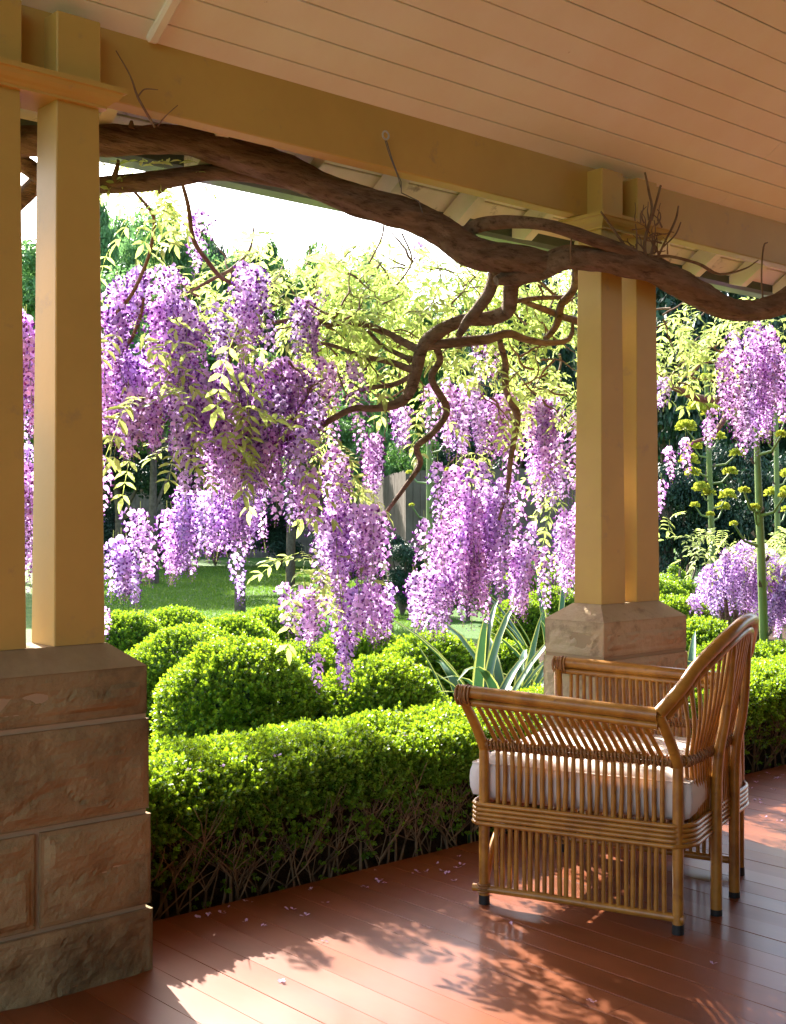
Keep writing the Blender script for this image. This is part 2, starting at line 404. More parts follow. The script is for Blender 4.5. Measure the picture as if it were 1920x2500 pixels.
def pier(x0, x1, label, split):
    y0, y1 = 3.12, 3.43
    t = thing('stone_pier', ((x0 + x1) / 2, 3.27, 0), label, 'pier', 'stone piers at the verandah edge')
    b = MB(); b.box(x0 + .003, x1 - .003, y0 + .003, y1 - .003, -.12, .85); b.build('mortar', M['mortar'], t)
    g = .0075; cs = [(-.12, .182), (.182, .452), (.452, .723), (.723, .866)]; sd = x0 * 7
    for i, (a, c) in enumerate(cs):
        sp = .012 * (3 - i) / 3
        xs = [x0 - sp, x1 + sp] if i != 1 else [x0 - sp, split, x1 + sp]
        for q in range(len(xs) - 1):
            xa = xs[q] + (g if q else 0); xb = xs[q + 1] - (g if q < len(xs) - 2 else 0)
            if i == 3: bb = rock_block(xa, xb, y0 - sp, y1 + sp, a + g, c, sd + i, .02, .03, (.082, .064), .022)
            else: bb = rock_block(xa, xb, y0 - sp, y1 + sp, a + (g if i else 0), c - g, sd + i * 2.3 + q, .019, .02)
            bb.build('stone', [M['stone'] if x0 < 3 else M['stone_lit'], M['cap'] if x0 < 3 else M['stone_lit']], t)  # near stone toned for shade, far stone for bounce light, by colour
    return t
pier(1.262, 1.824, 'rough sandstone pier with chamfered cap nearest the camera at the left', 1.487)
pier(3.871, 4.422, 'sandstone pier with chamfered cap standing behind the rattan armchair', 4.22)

# ------------------------------------------------------------------ paired posts with moulded capital
def column(xs, label):
    t = thing('porch_column', (sum(xs) / 2, 3.27, .93), label, 'column', 'paired cream posts on stone piers')
    for xc in xs:
        b = MB(); hb, ht = .078, .0655; z0, z1 = .931, 2.462
        vs = []
        for z, h in ((z0, hb), (z1, ht)):
            e = .003
            for sx, sy in ((-1, -1), (1, -1), (1, 1), (-1, 1)):
                cx_, cy_ = xc + sx * h, 3.272 + sy * h * .93
                a = (cx_ - sx * e, cy_, z); c = (cx_, cy_ - sy * e, z)
                vs += [a, c] if sx * sy < 0 else [c, a]
        vs2 = vs[:8]; vs3 = vs[8:]
        order = [1, 0, 3, 2, 5, 4, 7, 6]
        # ring order around the post
        ring = lambda q: [q[1], q[0]] + [q[2], q[3]] + [q[5], q[4]] + [q[6], q[7]]
        def srt(q):
            return sorted(q, key=lambda p: math.atan2(p[1] - 3.272, p[0] - xc))
        r0, r1 = srt(vs2), srt(vs3)
        b.add(r0 + r1, [(i, (i + 1) % 8, 8 + (i + 1) % 8, 8 + i) for i in range(8)] + [tuple(range(8))[::-1], tuple(range(8, 16))])
        b.build('post', M['paint'], t)
        b = MB(); b.box(xc - .068, xc + .068, 3.205, 3.345, 2.5115, 2.70, .004)
        b.build('upper_post', M['paint'], t)
    # moulded capital: a cyma run round the pair
    xa, xb = min(xs) - .0655, max(xs) + .0655; ya, yb = 3.272 - .061, 3.272 + .061
    prof = [(.006, 2.452), (.016, 2.452), (.017, 2.459), (.021, 2.461), (.026, 2.466), (.036, 2.472), (.045, 2.481), (.049, 2.489), (.051, 2.492), (.058, 2.494), (.058, 2.508)]
    b = MB(); n_ = len(prof); vs = []
    for e, z in prof: vs += [(xa - e, ya - e, z), (xb + e, ya - e, z), (xb + e, yb + e, z), (xa - e, yb + e, z)]
    fs = []
    for j in range(n_ - 1):
        for i in range(4): fs.append((j * 4 + i, j * 4 + (i + 1) % 4, (j + 1) * 4 + (i + 1) % 4, (j + 1) * 4 + i))
    fs.append((3, 2, 1, 0)); q = (n_ - 1) * 4; fs.append((q, q + 1, q + 2, q + 3))
    b.add(vs, fs); b.build('capital', M['paint'], t)
    return t
column((1.6565, 1.419), 'pair of tapered cream posts under a moulded capital on the near left pier')
column((4.033, 4.264), 'pair of tapered cream posts under a moulded capital behind the armchair')

# ================================================================== CHAIR
CO = Vector((3.205, 2.293, 0)); CR = Vector((.933, .36, 0)); CF = Vector((-.36, .933, 0))
def C(u, v, z): return CO + CR * u + CF * v + Vector((0, 0, z))
chair = thing('rattan_armchair', C(.36, .3, 0), 'brown rattan armchair with round slatted back and white seat cushion', 'armchair')
def cane(name, pts, r, n=8, m='cane', sub=0, flat=1.0):
    if sub: 
        P = smooth_path([(*p, (r if not hasattr(r, '__len__') else r[i])) for i, p in enumerate(pts)], sub)
        pp = [p[:3] for p in P]; rr = [p[3] for p in P]
    else: pp, rr = pts, r
    b = MB(); ph = rnd.random() * 9
    # swellings of the nodes
    L = [0]
    for i in range(1, len(pp)): L.append(L[-1] + (Vector(pp[i]) - Vector(pp[i - 1])).length)
    b.tube([Vector(p) for p in pp], rr, n, flat=flat)
    return b.build(name, M[m], chair)
def helix(path, R, r, pitch, name='binding', n=5):
    """binding wound round a path"""
    P = [Vector(p) for p in path]; out = []; tot = sum((P[i + 1] - P[i]).length for i in range(len(P) - 1))
    steps = int(tot / pitch * 9); 
    cum = [0]
    for i in range(len(P) - 1): cum.append(cum[-1] + (P[i + 1] - P[i]).length)
    j = 0
    for s_ in range(steps + 1):
        L = tot * s_ / steps
        while j < len(P) - 2 and cum[j + 1] < L: j += 1
        q = P[j].lerp(P[j + 1], (L - cum[j]) / max(1e-6, cum[j + 1] - cum[j])); d = (P[j + 1] - P[j]).normalized()
        u = Vector((0, 0, 1)) - d * d.z; u = u.normalized() if u.length > .1 else Vector((1, 0, 0)); v = d.cross(u)
        a = 2 * math.pi * L / pitch; RR = R * (1 + .15 * math.sin(a * .37 + L * 50))
        out.append(q + u * math.cos(a) * RR + v * math.sin(a) * RR)
    b = MB(); b.tube(out, r, n); return b.build(name, M['wrap'], chair)
WZ = .538; LR = .0175
legs = {'FL': (0, .65), 'RL': (0, 0), 'RR': (.725, -.035), 'FR': (.735, .635)}
def foot(u, v, r=.0175, par=None):
    b = MB(); b.tube([C(u, v, .0), C(u, v, .03)], [r * 1.08, r * 1.02], 12); b.build('foot', M['rubber'], par or chair)
for k_, (u, v) in legs.items():
    lg = cane('leg', [C(u, v, .02), C(u, v, .15), C(u, v, .3), C(u, v, WZ)], [LR, LR * .98, LR * 1.03, LR * .95], 12); foot(u, v, par=lg)
JL = (-.10, .035, .69); JR = (.83, .035, .69)
hoop = [JL, (-.04, -.02, .765), (.02, -.05, .822), (.1, -.09, .878), (.2, -.125, .925), (.30, -.135, .945), (.40, -.137, .948), (.52, -.123, .936), (.63, -.10, .902), (.72, -.075, .85), (.78, -.05, .788), (.82, -.005, .728), JR]
cane('back_hoop', [C(*p) for p in hoop], .0205, 12, sub=6)
hp2 = [(u + .02 * (1 if u < .37 else -1), v + .005, z - .036) for u, v, z in hoop]
cane('inner_hoop', [C(*p) for p in hp2], .0135, 10, sub=6)
HP = smooth_path([(*p, 0) for p in hoop], 20)
def hoop_at(u):
    best = min(HP, key=lambda p: abs(p[0] - u)); return best[:3]
# back posts
for (u, v) in ((.236, -.064), (.453, -.075)):
    h = hoop_at(u)
    lg = cane('back_post', [C(u, v, .02), C(u, v, .3), C(u, v - .005, .5), C(u + .004, v - .03, .66), C(h[0], h[1] + .012, h[2] - .02)], [.019, .0185, .018, .017, .015], 12, sub=4); foot(u, v, .018, lg)
# back splat: a flat plank between the posts as in the photograph
# rails (weave level)
railL = [(0, .66), (0, .45), (0, .2), (0, .0)]
railB = [(0, 0), (.06, -.028), (.236, -.040), (.345, -.050), (.453, -.052), (.6, -.055), (.725, -.035)]
railR = [(.735, .645), (.732, .4), (.728, .2), (.725, -.035)]
for rr_ in (railL, railB, railR):
    P = [C(u, v, WZ) for u, v in rr_]; PS = [Vector(p[:3]) for p in smooth_path([(*p, 0) for p in P], 5)]
    b = MB(); b.tube(PS, .0085, 8); b.build('rail', M['cane'], chair)
    b = MB(); b.tube([p + Vector((0, 0, -.017)) for p in PS], .0075, 8); b.build('rail', M['cane'], chair)
    helix([p + Vector((0, 0, -.006)) for p in PS], .0165, .0036, .0125)
    helix([p + Vector((0, 0, -.006)) for p in PS][::-1], .0175, .003, .034)
# seat band
def rounded(z, e):
    P = [(-e, .66 + e * .3), (-e, .3), (-e, .09)]
    for i in range(6):
        a = math.pi + math.pi / 2 * (i + .5) / 6; P.append((.08 + (.08 + e) * math.cos(a), .03 + (.055 + e) * math.sin(a) * 1.0))
    P += [(.13, -.026 - e), (.236, -.030 - e), (.345, -.034 - e), (.453, -.040 - e), (.58, -.05 - e), (.68, -.05 - e), (.735 + e, -.02), (.742 + e, .1), (.745 + e, .4), (.75 + e, .64)]
    P += [(.70, .675 + e), (.37, .68 + e), (.04, .675 + e), (-e, .66 + e * .3)]
    return [C(u, v, z) for u, v in P]
for i, z in enumerate((.272, .288, .303, .318, .334)):
    e = .019 if i not in (0,) else .022
    P = rounded(z, e); PS = [p[:3] for p in smooth_path([(*p, 0) for p in P], 3)]
    b = MB(); b.tube(PS, .0078, 8); b.build('seat_band', M['cane'], chair)
b = MB()
for j in range(9):
    b.box(0, 0, 0, 0, 0, 0)
# seat deck under the cushion
b = MB()
for j in range(16):
    v = .0 + j * .042; b.tube([C(.0, v, .326), C(.73, v, .326)], .0065, 6)
dk = b.build('seat_deck', M['cane'], chair)
# side panels
def side(u0, sgn, e):
    n_ = 24
    for i in range(n_):
        v = .03 + (.62 - .03) * (i + .5) / n_
        jv = rnd.uniform(-.003, .003); rr_ = rnd.uniform(.0072, .0088)
        cane('slat', [C(u0, v + jv, .05), C(u0, v + rnd.uniform(-.002, .002), .275)], rr_, 7)
    for i in range(n_ - 2):
        v = .035 + (.615 - .035) * (i + .5) / (n_ - 2); rr_ = rnd.uniform(.0074, .009)
        cane('slat', [C(u0, v + rnd.uniform(-.003, .003), .325), C(u0 + rnd.uniform(-.002, .002), v + rnd.uniform(-.002, .002), .43), C(u0, v, WZ - .01)], rr_, 7)
        t = (v - .035) / .58
        zt = .688 + t * .022
        cane('slat', [C(u0, v, WZ), C(u0 + sgn * e * .48, v + .017, WZ + .5 * (zt - .025 - WZ)), C(u0 + sgn * e, v + .035, zt - .025)], rr_ * .98, 7)
    # lower rail
    cane('lower_rail', [C(u0, -.02, .048), C(u0, .2, .05), C(u0, .45, .052), C(u0, .69, .05)], [.0145, .0135, .014, .013], 10)
    # arm: thick rail over a thin one
    A0, A1 = C(u0 + sgn * e, .035, .688), C(u0 + sgn * e * .95, .705, .718)
    cane('arm_rail', [A0, A0.lerp(A1, .25), A0.lerp(A1, .6), A1], [.0225, .021, .0222, .021], 12)
    cane('arm_rail', [A0 + Vector((0, 0, -.033)), A0.lerp(A1, .5) + Vector((0, 0, -.031)), A1 + Vector((0, 0, -.035))], .0125, 10)
    cane('front_upright', [C(u0, .65, WZ - .02), C(u0 + sgn * .034, .665, .595), C(u0 + sgn * e * .95, .69, .700)], [.0175, .017, .0155], 12, sub=4)
    cane('rear_upright', [C(u0, 0, WZ - .02), C(u0 + sgn * .036, .011, .59), C(u0 + sgn * e, .033, .69)], [.0175, .017, .0165], 12, sub=4)
    # bound corner
    helix([A1 + CF * -.055 + Vector((0, 0, -.012)), A1 + CF * .002 + Vector((0, 0, -.012))], .028, .0035, .0062)
    helix([C(u0, .65, .038), C(u0, .65, .07)], .021, .0035, .0075)
side(0, -1, .10)
side(.73, 1, .10)
# front brace arch
cane('front_brace', [C(0.02, .655, .06), C(.10, .658, .18), C(.22, .66, .245), (C(.37, .66, .258)), C(.52, .66, .245), C(.64, .655, .18), C(.72, .645, .06)], .012, 10, sub=5)
cane('stretcher', [C(0, .0, .05), C(.24, -.062, .055), C(.45, -.074, .055), C(.725, -.035, .05)], .0001, 4) if False else None
# back slats: below and above the binding
nb = 26
for i in range(nb):
    t = (i + .5) / nb; u = .015 + .70 * t
    # follow the rail in plan
    q = min(smooth_path([(a, c, 0, 0) for a, c in railB], 12), key=lambda p: abs(p[0] - u)); v = q[1]
    lean = rnd.uniform(-.004, .004)
    ub = u + (.07 * (1 - t * 2.2) if t < .45 else 0)
    cane('slat', [C(ub, v - .005 + (.01 if t < .3 else 0), .32), C((u + ub) / 2 + lean, v, .42), C(u, v, WZ - .01)], rnd.uniform(.006, .0078), 7)
    ut = -.045 + .86 * t; h = hoop_at(ut)
    cane('slat', [C(u, v, WZ), C(u * .6 + ut * .4, v * .6 + h[1] * .4 - .01, WZ + .4 * (h[2] - WZ)), C(h[0], h[1] + .006, h[2] - .03)], rnd.uniform(.006, .0075), 7, sub=3)
# cushion
def cushion():
    b = MB(); nu, nv = 26, 24; x0, x1, y0, y1, z0, z1 = .022, .715, -.03, .70, .337, .482
    vs = []; 
    def prof(a):  # a 0..1 around the edge section
        return a
    rows = []
    # superellipse slab
    seg = 10
    for j in range(nv + 1):
        for i in range(nu + 1):
            a = i / nu; c = j / nv
            ex = min(a, 1 - a) * (x1 - x0); ey = min(c, 1 - c) * (y1 - y0)
            vs.append((x0 + a * (x1 - x0), y0 + c * (y1 - y0), ex, ey))
    R_ = .03
    def hgt(ex, ey, top):
        h = 1
        for e in (ex, ey):
            if e < R_: h *= math.sqrt(max(0, 1 - (1 - e / R_) ** 2)) ** .6
        return h
    top = []; bot = []
    for (px, py, ex, ey) in vs:
        h = hgt(ex, ey, 1); d = min(ex, ey); puff = .012 * min(1, d / .15) - .006 * math.exp(-((px - .37) ** 2 + (py - .35) ** 2) / .01)
        wr = .003 * mnoise.noise(Vector((px * 14, py * 14, 3)))
        top.append(C(px, py, z1 - .02 + .02 * h + puff + wr)); bot.append(C(px, py, z0 + .018 - .018 * h))
    n1 = len(top); fs = []
    for j in range(nv):
        for i in range(nu):
            a = j * (nu + 1) + i; fs.append((a, a + 1, a + nu + 2, a + nu + 1)); fs.append((n1 + a, n1 + a + nu + 1, n1 + a + nu + 2, n1 + a + 1))
    per = [i for i in range(nu + 1)] + [(j * (nu + 1) + nu) for j in range(1, nv + 1)] + [nv * (nu + 1) + i for i in range(nu - 1, -1, -1)] + [j * (nu + 1) for j in range(nv - 1, 0, -1)]
    mid = []; m2 = []
    cen = C((x0 + x1) / 2, (y0 + y1) / 2, 0)
    base = 2 * n1
    ring = [top, None, None, bot]; extra = []
    for q, idx in enumerate(per):
        p = top[idx]; o = Vector((p.x - cen.x, p.y - cen.y, 0)).normalized()
        wv = .003 * mnoise.noise(p * 9)
        for zf, out in ((.75, .010), (.5, .012), (.25, .010)):
            extra.append(Vector((p.x, p.y, z0 + .02 + (z1 - z0 - .04) * zf)) + o * (out + wv))
    npz = len(per)
    for q in range(npz):
        a, c = per[q], per[(q + 1) % npz]; e0 = base + q * 3; e1 = base + ((q + 1) % npz) * 3
        fs += [(c, a, e0, e1), (e1, e0, e0 + 1, e1 + 1), (e1 + 1, e0 + 1, e0 + 2, e1 + 2), (e1 + 2, e0 + 2, n1 + a, n1 + c)]
    b.add(top + bot + extra, fs, 0, True)
    # piping
    cu = b.build('seat_cushion', M['cushion'])
    tag(cu, 'thick off-white seat cushion lying in the rattan armchair', 'cushion')
    return cu, [top[i] for i in per]
cush, per = cushion()
b = MB(); b.tube(per + [per[0]], .0035, 6, cap=False); b.build('piping', M['cushion'], cush)

# ================================================================== WISTERIA
vine = thing('wisteria_vine', at(720, 1094, 3.9), 'old wisteria with twisted trunk along the beam and hanging lilac flower clusters', 'wisteria')
def pxr(hw, p):
    d = FW[0] * p.x + FW[1] * p.y; return hw / FPX * d
def limb(name, pts, m='bark', n=12, sub=5, rough=.0, parent=None, knob=.10):
    parent = parent or vine
    Q = []
    for (px, py, hw, y) in pts:
        p = at(px, py, y); Q.append((*p, pxr(hw, p)))
    S = smooth_path(Q, sub); sd = rnd.random() * 50
    def bump(a, L, i):
        v = Vector((math.cos(a) * 1.3 + sd, math.sin(a) * 1.3, L * 5))
        tw = math.sin(a * 5 + L * 11 + 2 * mnoise.noise(Vector((L * 4, sd, 0))))
        return 1 + knob * (mnoise.fractal(v, .8, 2, 3)) + knob * .35 * tw
    b = MB(); b.tube([s[:3] for s in S], [max(.0012, s[3]) for s in S], n, bump=bump if knob else None)
    return b.build(name, M[m], parent)
A = [(-60, 300, 33, 3.56), (60, 303, 31, 3.55), (150, 300, 32, 3.55), (220, 297, 34, 3.54), (300, 299, 29, 3.53), (380, 301, 31, 3.53), (460, 315, 34, 3.52), (550, 345, 36, 3.51), (640, 379, 32, 3.49),
     (740, 418, 32, 3.47), (830, 449, 33, 3.44), (890, 466, 31, 3.42), (940, 493, 32, 3.40), (990, 527, 32, 3.37), (1040, 545, 31, 3.34), (1100, 553, 28, 3.3), (1160, 560, 24, 3.26), (1200, 566, 18, 3.22)]
limb('trunk', A, n=28, sub=12, knob=.17)
A2 = [(1060, 600, 10, 3.34), (1095, 592, 18, 3.32), (1150, 578, 22, 3.28), (1200, 553, 25, 3.2), (1240, 551, 24, 3.145), (1290, 555, 25, 3.13), (1340, 563, 28, 3.125), (1390, 575, 27, 3.13), (1440, 598, 29, 3.14), (1490, 628, 28, 3.15),
      (1540, 652, 25, 3.17), (1590, 662, 23, 3.19), (1640, 656, 23, 3.21), (1690, 636, 24, 3.22), (1780, 590, 24, 3.24)]
limb('trunk', A2, n=28, sub=12, knob=.17)
limb('branch', [(-40, 330, 20, 3.7), (40, 345, 19, 3.68), (95, 382, 19, 3.66), (150, 402, 19, 3.64), (220, 395, 18, 3.62), (300, 389, 20, 3.6), (380, 379, 19, 3.58), (450, 369, 18, 3.57), (520, 372, 16, 3.55), (600, 388, 14, 3.52), (660, 402, 12, 3.48)], n=20, sub=9, knob=.1)
limb('branch', [(-30, 500, 16, 3.75), (30, 440, 18, 3.72), (70, 400, 18, 3.7), (110, 355, 15, 3.66), (150, 320, 12, 3.6)], n=14)
limb('branch', [(990, 500, 12, 3.38), (1010, 487, 15, 3.36), (1040, 478, 15, 3.3), (1090, 474, 14, 3.24), (1140, 477, 13, 3.17), (1190, 486, 13, 3.12), (1240, 502, 14, 3.1), (1290, 520, 14, 3.09), (1340, 538, 13, 3.09), (1385, 562, 10, 3.11)], n=16, sub=8)
limb('branch', [(1060, 555, 14, 3.36), (1055, 590, 13, 3.42), (1045, 625, 13, 3.46), (1025, 655, 12, 3.5), (1000, 685, 11, 3.53), (978, 720, 7, 3.56)], n=14)
limb('branch', [(1125, 585, 17, 3.33), (1095, 605, 18, 3.38), (1090, 640, 17, 3.43), (1085, 664, 16, 3.48), (1062, 677, 16, 3.52), (1030, 682, 15, 3.56), (1000, 683, 14, 3.6), (965, 694, 14, 3.64), (930, 715, 16, 3.68), (903, 742, 14, 3.7),
                (890, 790, 14, 3.72), (875, 838, 12, 3.74), (850, 862, 11, 3.77), (800, 873, 8, 3.8), (760, 872, 7, 3.83), (722, 888, 7, 3.86), (660, 925, 6, 3.9), (600, 941, 5, 3.95), (545, 960, 3, 4.0)], n=16)
limb('branch', [(905, 742, 9, 3.7), (935, 737, 10, 3.68), (980, 731, 11, 3.66), (1040, 725, 11, 3.64), (1085, 713, 9, 3.64), (1120, 724, 8, 3.64), (1165, 733, 7, 3.66), (1208, 728, 6, 3.68), (1222, 712, 5, 3.7), (1224, 690, 3, 3.72)], n=12)
limb('branch', [(1068, 728, 6, 3.65), (1072, 745, 7, 3.67), (1080, 775, 7, 3.7), (1080, 820, 8, 3.72), (1088, 850, 7, 3.74), (1105, 885, 9, 3.76), (1100, 930, 7, 3.78), (1090, 990, 6, 3.8), (1085, 1040, 5, 3.82), (1066, 1112, 3, 3.84)], n=10)
limb('branch', [(932, 740, 8, 3.69), (940, 770, 8, 3.7), (922, 810, 8, 3.72), (955, 875, 8, 3.75), (925, 925, 7, 3.78), (890, 955, 7, 3.8), (898, 990, 6, 3.82), (868, 1037, 5, 3.84), (818, 1105, 4, 3.88)], n=10)
limb('branch', [(1230, 560, 8, 3.55), (1227, 615, 9, 3.6), (1200, 650, 9, 3.64), (1195, 675, 9, 3.66), (1186, 700, 8, 3.68), (1165, 724, 6, 3.68)], n=10)
limb('branch', [(1110, 640, 5, 3.55), (1160, 660, 7, 3.65), (1220, 682, 8, 3.75), (1300, 700, 7, 3.85)], n=10)
limb('branch', [(1095, 645, 5, 3.5), (1145, 637, 5, 3.6), (1205, 635, 5, 3.7)], n=8)
limb('branch', [(575, 690, 4, 4.1), (650, 682, 6, 4.0), (700, 692, 7, 3.95), (750, 688, 7, 3.9), (800, 700, 8, 3.85), (845, 722, 9, 3.8), (895, 748, 9, 3.72)], n=10)
limb('branch', [(700, 690, 5, 3.95), (740, 650, 4, 4.05), (780, 610, 3, 4.15), (815, 560, 2.5, 4.2)], n=8)
limb('branch', [(880, 790, 8, 3.73), (830, 772, 7, 3.8), (770, 760, 5, 3.9), (700, 735, 4, 4.0), (660, 740, 3, 4.05)], n=8)
limb('branch', [(880, 770, 6, 3.73), (820, 740, 5, 3.85), (780, 700, 4, 3.9)], n=8)
limb('branch', [(885, 800, 6, 3.73), (840, 822, 6, 3.85), (780, 830, 5, 3.95), (735, 850, 4, 4.0)], n=8)
limb('branch', [(1360, 800, 5, 4.0), (1450, 832, 7, 4.1), (1490, 850, 8, 4.15), (1540, 852, 8, 4.2), (1600, 840, 6, 4.2)], n=10)
limb('branch', [(1545, 855, 7, 4.2), (1550, 890, 6, 4.2), (1520, 930, 5, 4.2), (1480, 945, 3, 4.2)], n=8)
stems = [
    [(288, 410, 3, 3.62), (319, 446, 4, 3.68), (330, 475, 4, 3.72), (322, 532, 4, 3.78), (306, 579, 4, 3.82), (275, 639, 4, 3.88), (215, 702, 3, 3.95)],
    [(388, 385, 4, 3.58), (403, 441, 5, 3.65), (410, 496, 5, 3.7), (421, 527, 5, 3.74), (444, 558, 5, 3.8), (470, 590, 5, 3.85), (510, 612, 4, 3.92)],
    [(400, 626, 3, 4.1), (457, 595, 4, 4.0), (496, 574, 4, 4.0), (533, 535, 3, 4.0), (543, 485, 2, 4.0)],
    [(308, 636, 3, 3.86), (298, 683, 4, 3.9), (270, 740, 4, 3.95), (218, 768, 4, 4.0)],
    [(545, 612, 3, 4.0), (560, 660, 3, 4.0), (500, 720, 3, 4.0), (490, 800, 3, 4.0)],
    [(822, 470, 2, 3.5), (815, 510, 2, 3.7), (790, 560, 2, 3.9)], [(860, 500, 2, 3.5), (880, 560, 2, 3.8), (840, 620, 2, 3.95)],
    [(1195, 640, 4, 3.7), (1150, 600, 3, 3.75), (1120, 590, 3, 3.8)],
]
for s_ in stems: limb('stem', s_, 'twig', 7, 5, knob=.05)
# dead sprays and thorny stubs on the trunk
for s_ in [
    [(1385, 575, 7, 3.1), (1380, 520, 6, 3.1), (1392, 455, 6, 3.1), (1385, 410, 5, 3.1), (1378, 368, 3, 3.1)],
    [(1392, 470, 5, 3.1), (1402, 440, 5, 3.1), (1412, 396, 4, 3.1)],
    [(1370, 560, 5, 3.09), (1340, 530, 5, 3.09), (1310, 490, 4, 3.09), (1284, 452, 3, 3.09)],
    [(1395, 575, 5, 3.1), (1420, 525, 4, 3.1), (1440, 470, 4, 3.1), (1450, 440, 3, 3.1)],
    [(1415, 530, 3, 3.1), (1445, 500, 3, 3.1), (1455, 475, 2, 3.1)],
    [(1385, 560, 3, 3.09), (1400, 500, 2.5, 3.09), (1398, 470, 2, 3.09)],
    [(1390, 550, 6, 3.1), (1430, 548, 6, 3.12), (1490, 560, 6, 3.16), (1540, 583, 5, 3.2), (1590, 575, 3, 3.25), (1620, 556, 2, 3.25)],
    [(1360, 560, 3, 3.09), (1362, 500, 3, 3.09), (1358, 478, 2, 3.09)],
    [(1630, 640, 4, 3.2), (1628, 590, 3, 3.2), (1632, 530, 3, 3.2), (1640, 518, 2, 3.2)],
    [(1220, 560, 4, 3.12), (1222, 525, 4, 3.1), (1226, 485, 3, 3.1)],
    [(330, 270, 4, 3.46), (316, 244, 4, 3.25), (294, 205, 4, 3.235), (280, 165, 3, 3.235), (248, 108, 2, 3.24)],
    [(296, 205, 3, 3.235), (312, 190, 2.5, 3.235), (338, 192, 1.5, 3.23)], [(338, 268, 3, 3.46), (355, 245, 2, 3.25), (380, 225, 1.5, 3.24)],
    [(250, 355, 5, 3.6), (252, 340, 2.5, 3.6)], [(280, 275, 8, 3.5), (281, 258, 3, 3.5)], [(458, 285, 9, 3.5), (460, 272, 5, 3.5)], [(548, 312, 8, 3.5), (550, 296, 4, 3.5)],
    [(240, 395, 9, 3.6), (250, 362, 6, 3.6), (254, 342, 3, 3.6)], [(345, 400, 9, 3.6), (340, 413, 3, 3.6)]]:
    s_ = [(p[0] + (rnd.uniform(-3, 3) if 0 < i < len(s_) - 1 else 0), p[1] + (rnd.uniform(-3, 3) if 0 < i < len(s_) - 1 else 0), p[2] * (.62 if s_[0][2] < 8 else 1), p[3]) for i, p in enumerate(s_)]
    limb('dead_shoot', s_, 'twig', 6, 4, knob=.35)
for i in range(34):
    a = -rnd.uniform(.5, 2.6); x0, y0 = rnd.gauss(1388, 22), rnd.uniform(470, 570)
    P = [(x0, y0, rnd.uniform(1.2, 2.6), 3.09)]
    for j in range(4):
        a += rnd.uniform(-.6, .6); P.append((P[-1][0] + math.cos(a) * 9, P[-1][1] + math.sin(a) * 10, max(.8, P[-1][2] * .8), 3.09))
    limb('dead_shoot', P, 'twig', 5, 3, knob=0)
# many fine twigs in the canopy
def walk(px, py, y, dirx, diry, n, hw, step=16):
    P = [(px, py, hw, y)]; dx, dy = dirx, diry
    for i in range(n):
        dx += rnd.uniform(-.55, .55); dy += rnd.uniform(-.5, .5); L = math.hypot(dx, dy) or 1; dx /= L; dy /= L
        px += dx * step; py += dy * step; y += rnd.uniform(-.03, .05); P.append((px, py, max(.8, hw * (1 - (i + 1) / (n + 1))), y))
    return P
for i in range(190):
    px, py = (rnd.uniform(640, 1230), rnd.uniform(540, 860)) if i < 140 else (rnd.uniform(420, 700), rnd.uniform(600, 1000))
    a = rnd.uniform(0, 6.28)
    limb('twig', walk(px, py, rnd.uniform(3.75, 4.3), math.cos(a), math.sin(a), rnd.randint(4, 9), rnd.uniform(1.2, 3.4)), 'twig', 5, 3, knob=0)
for i in range(14):
    a = rnd.uniform(0, 6.28)
    limb('twig', walk(rnd.uniform(1410, 1560), rnd.uniform(650, 830), rnd.uniform(3.6, 4.1), math.cos(a), math.sin(a), 7, rnd.uniform(1.5, 3)), 'twig', 5, 3, knob=0)

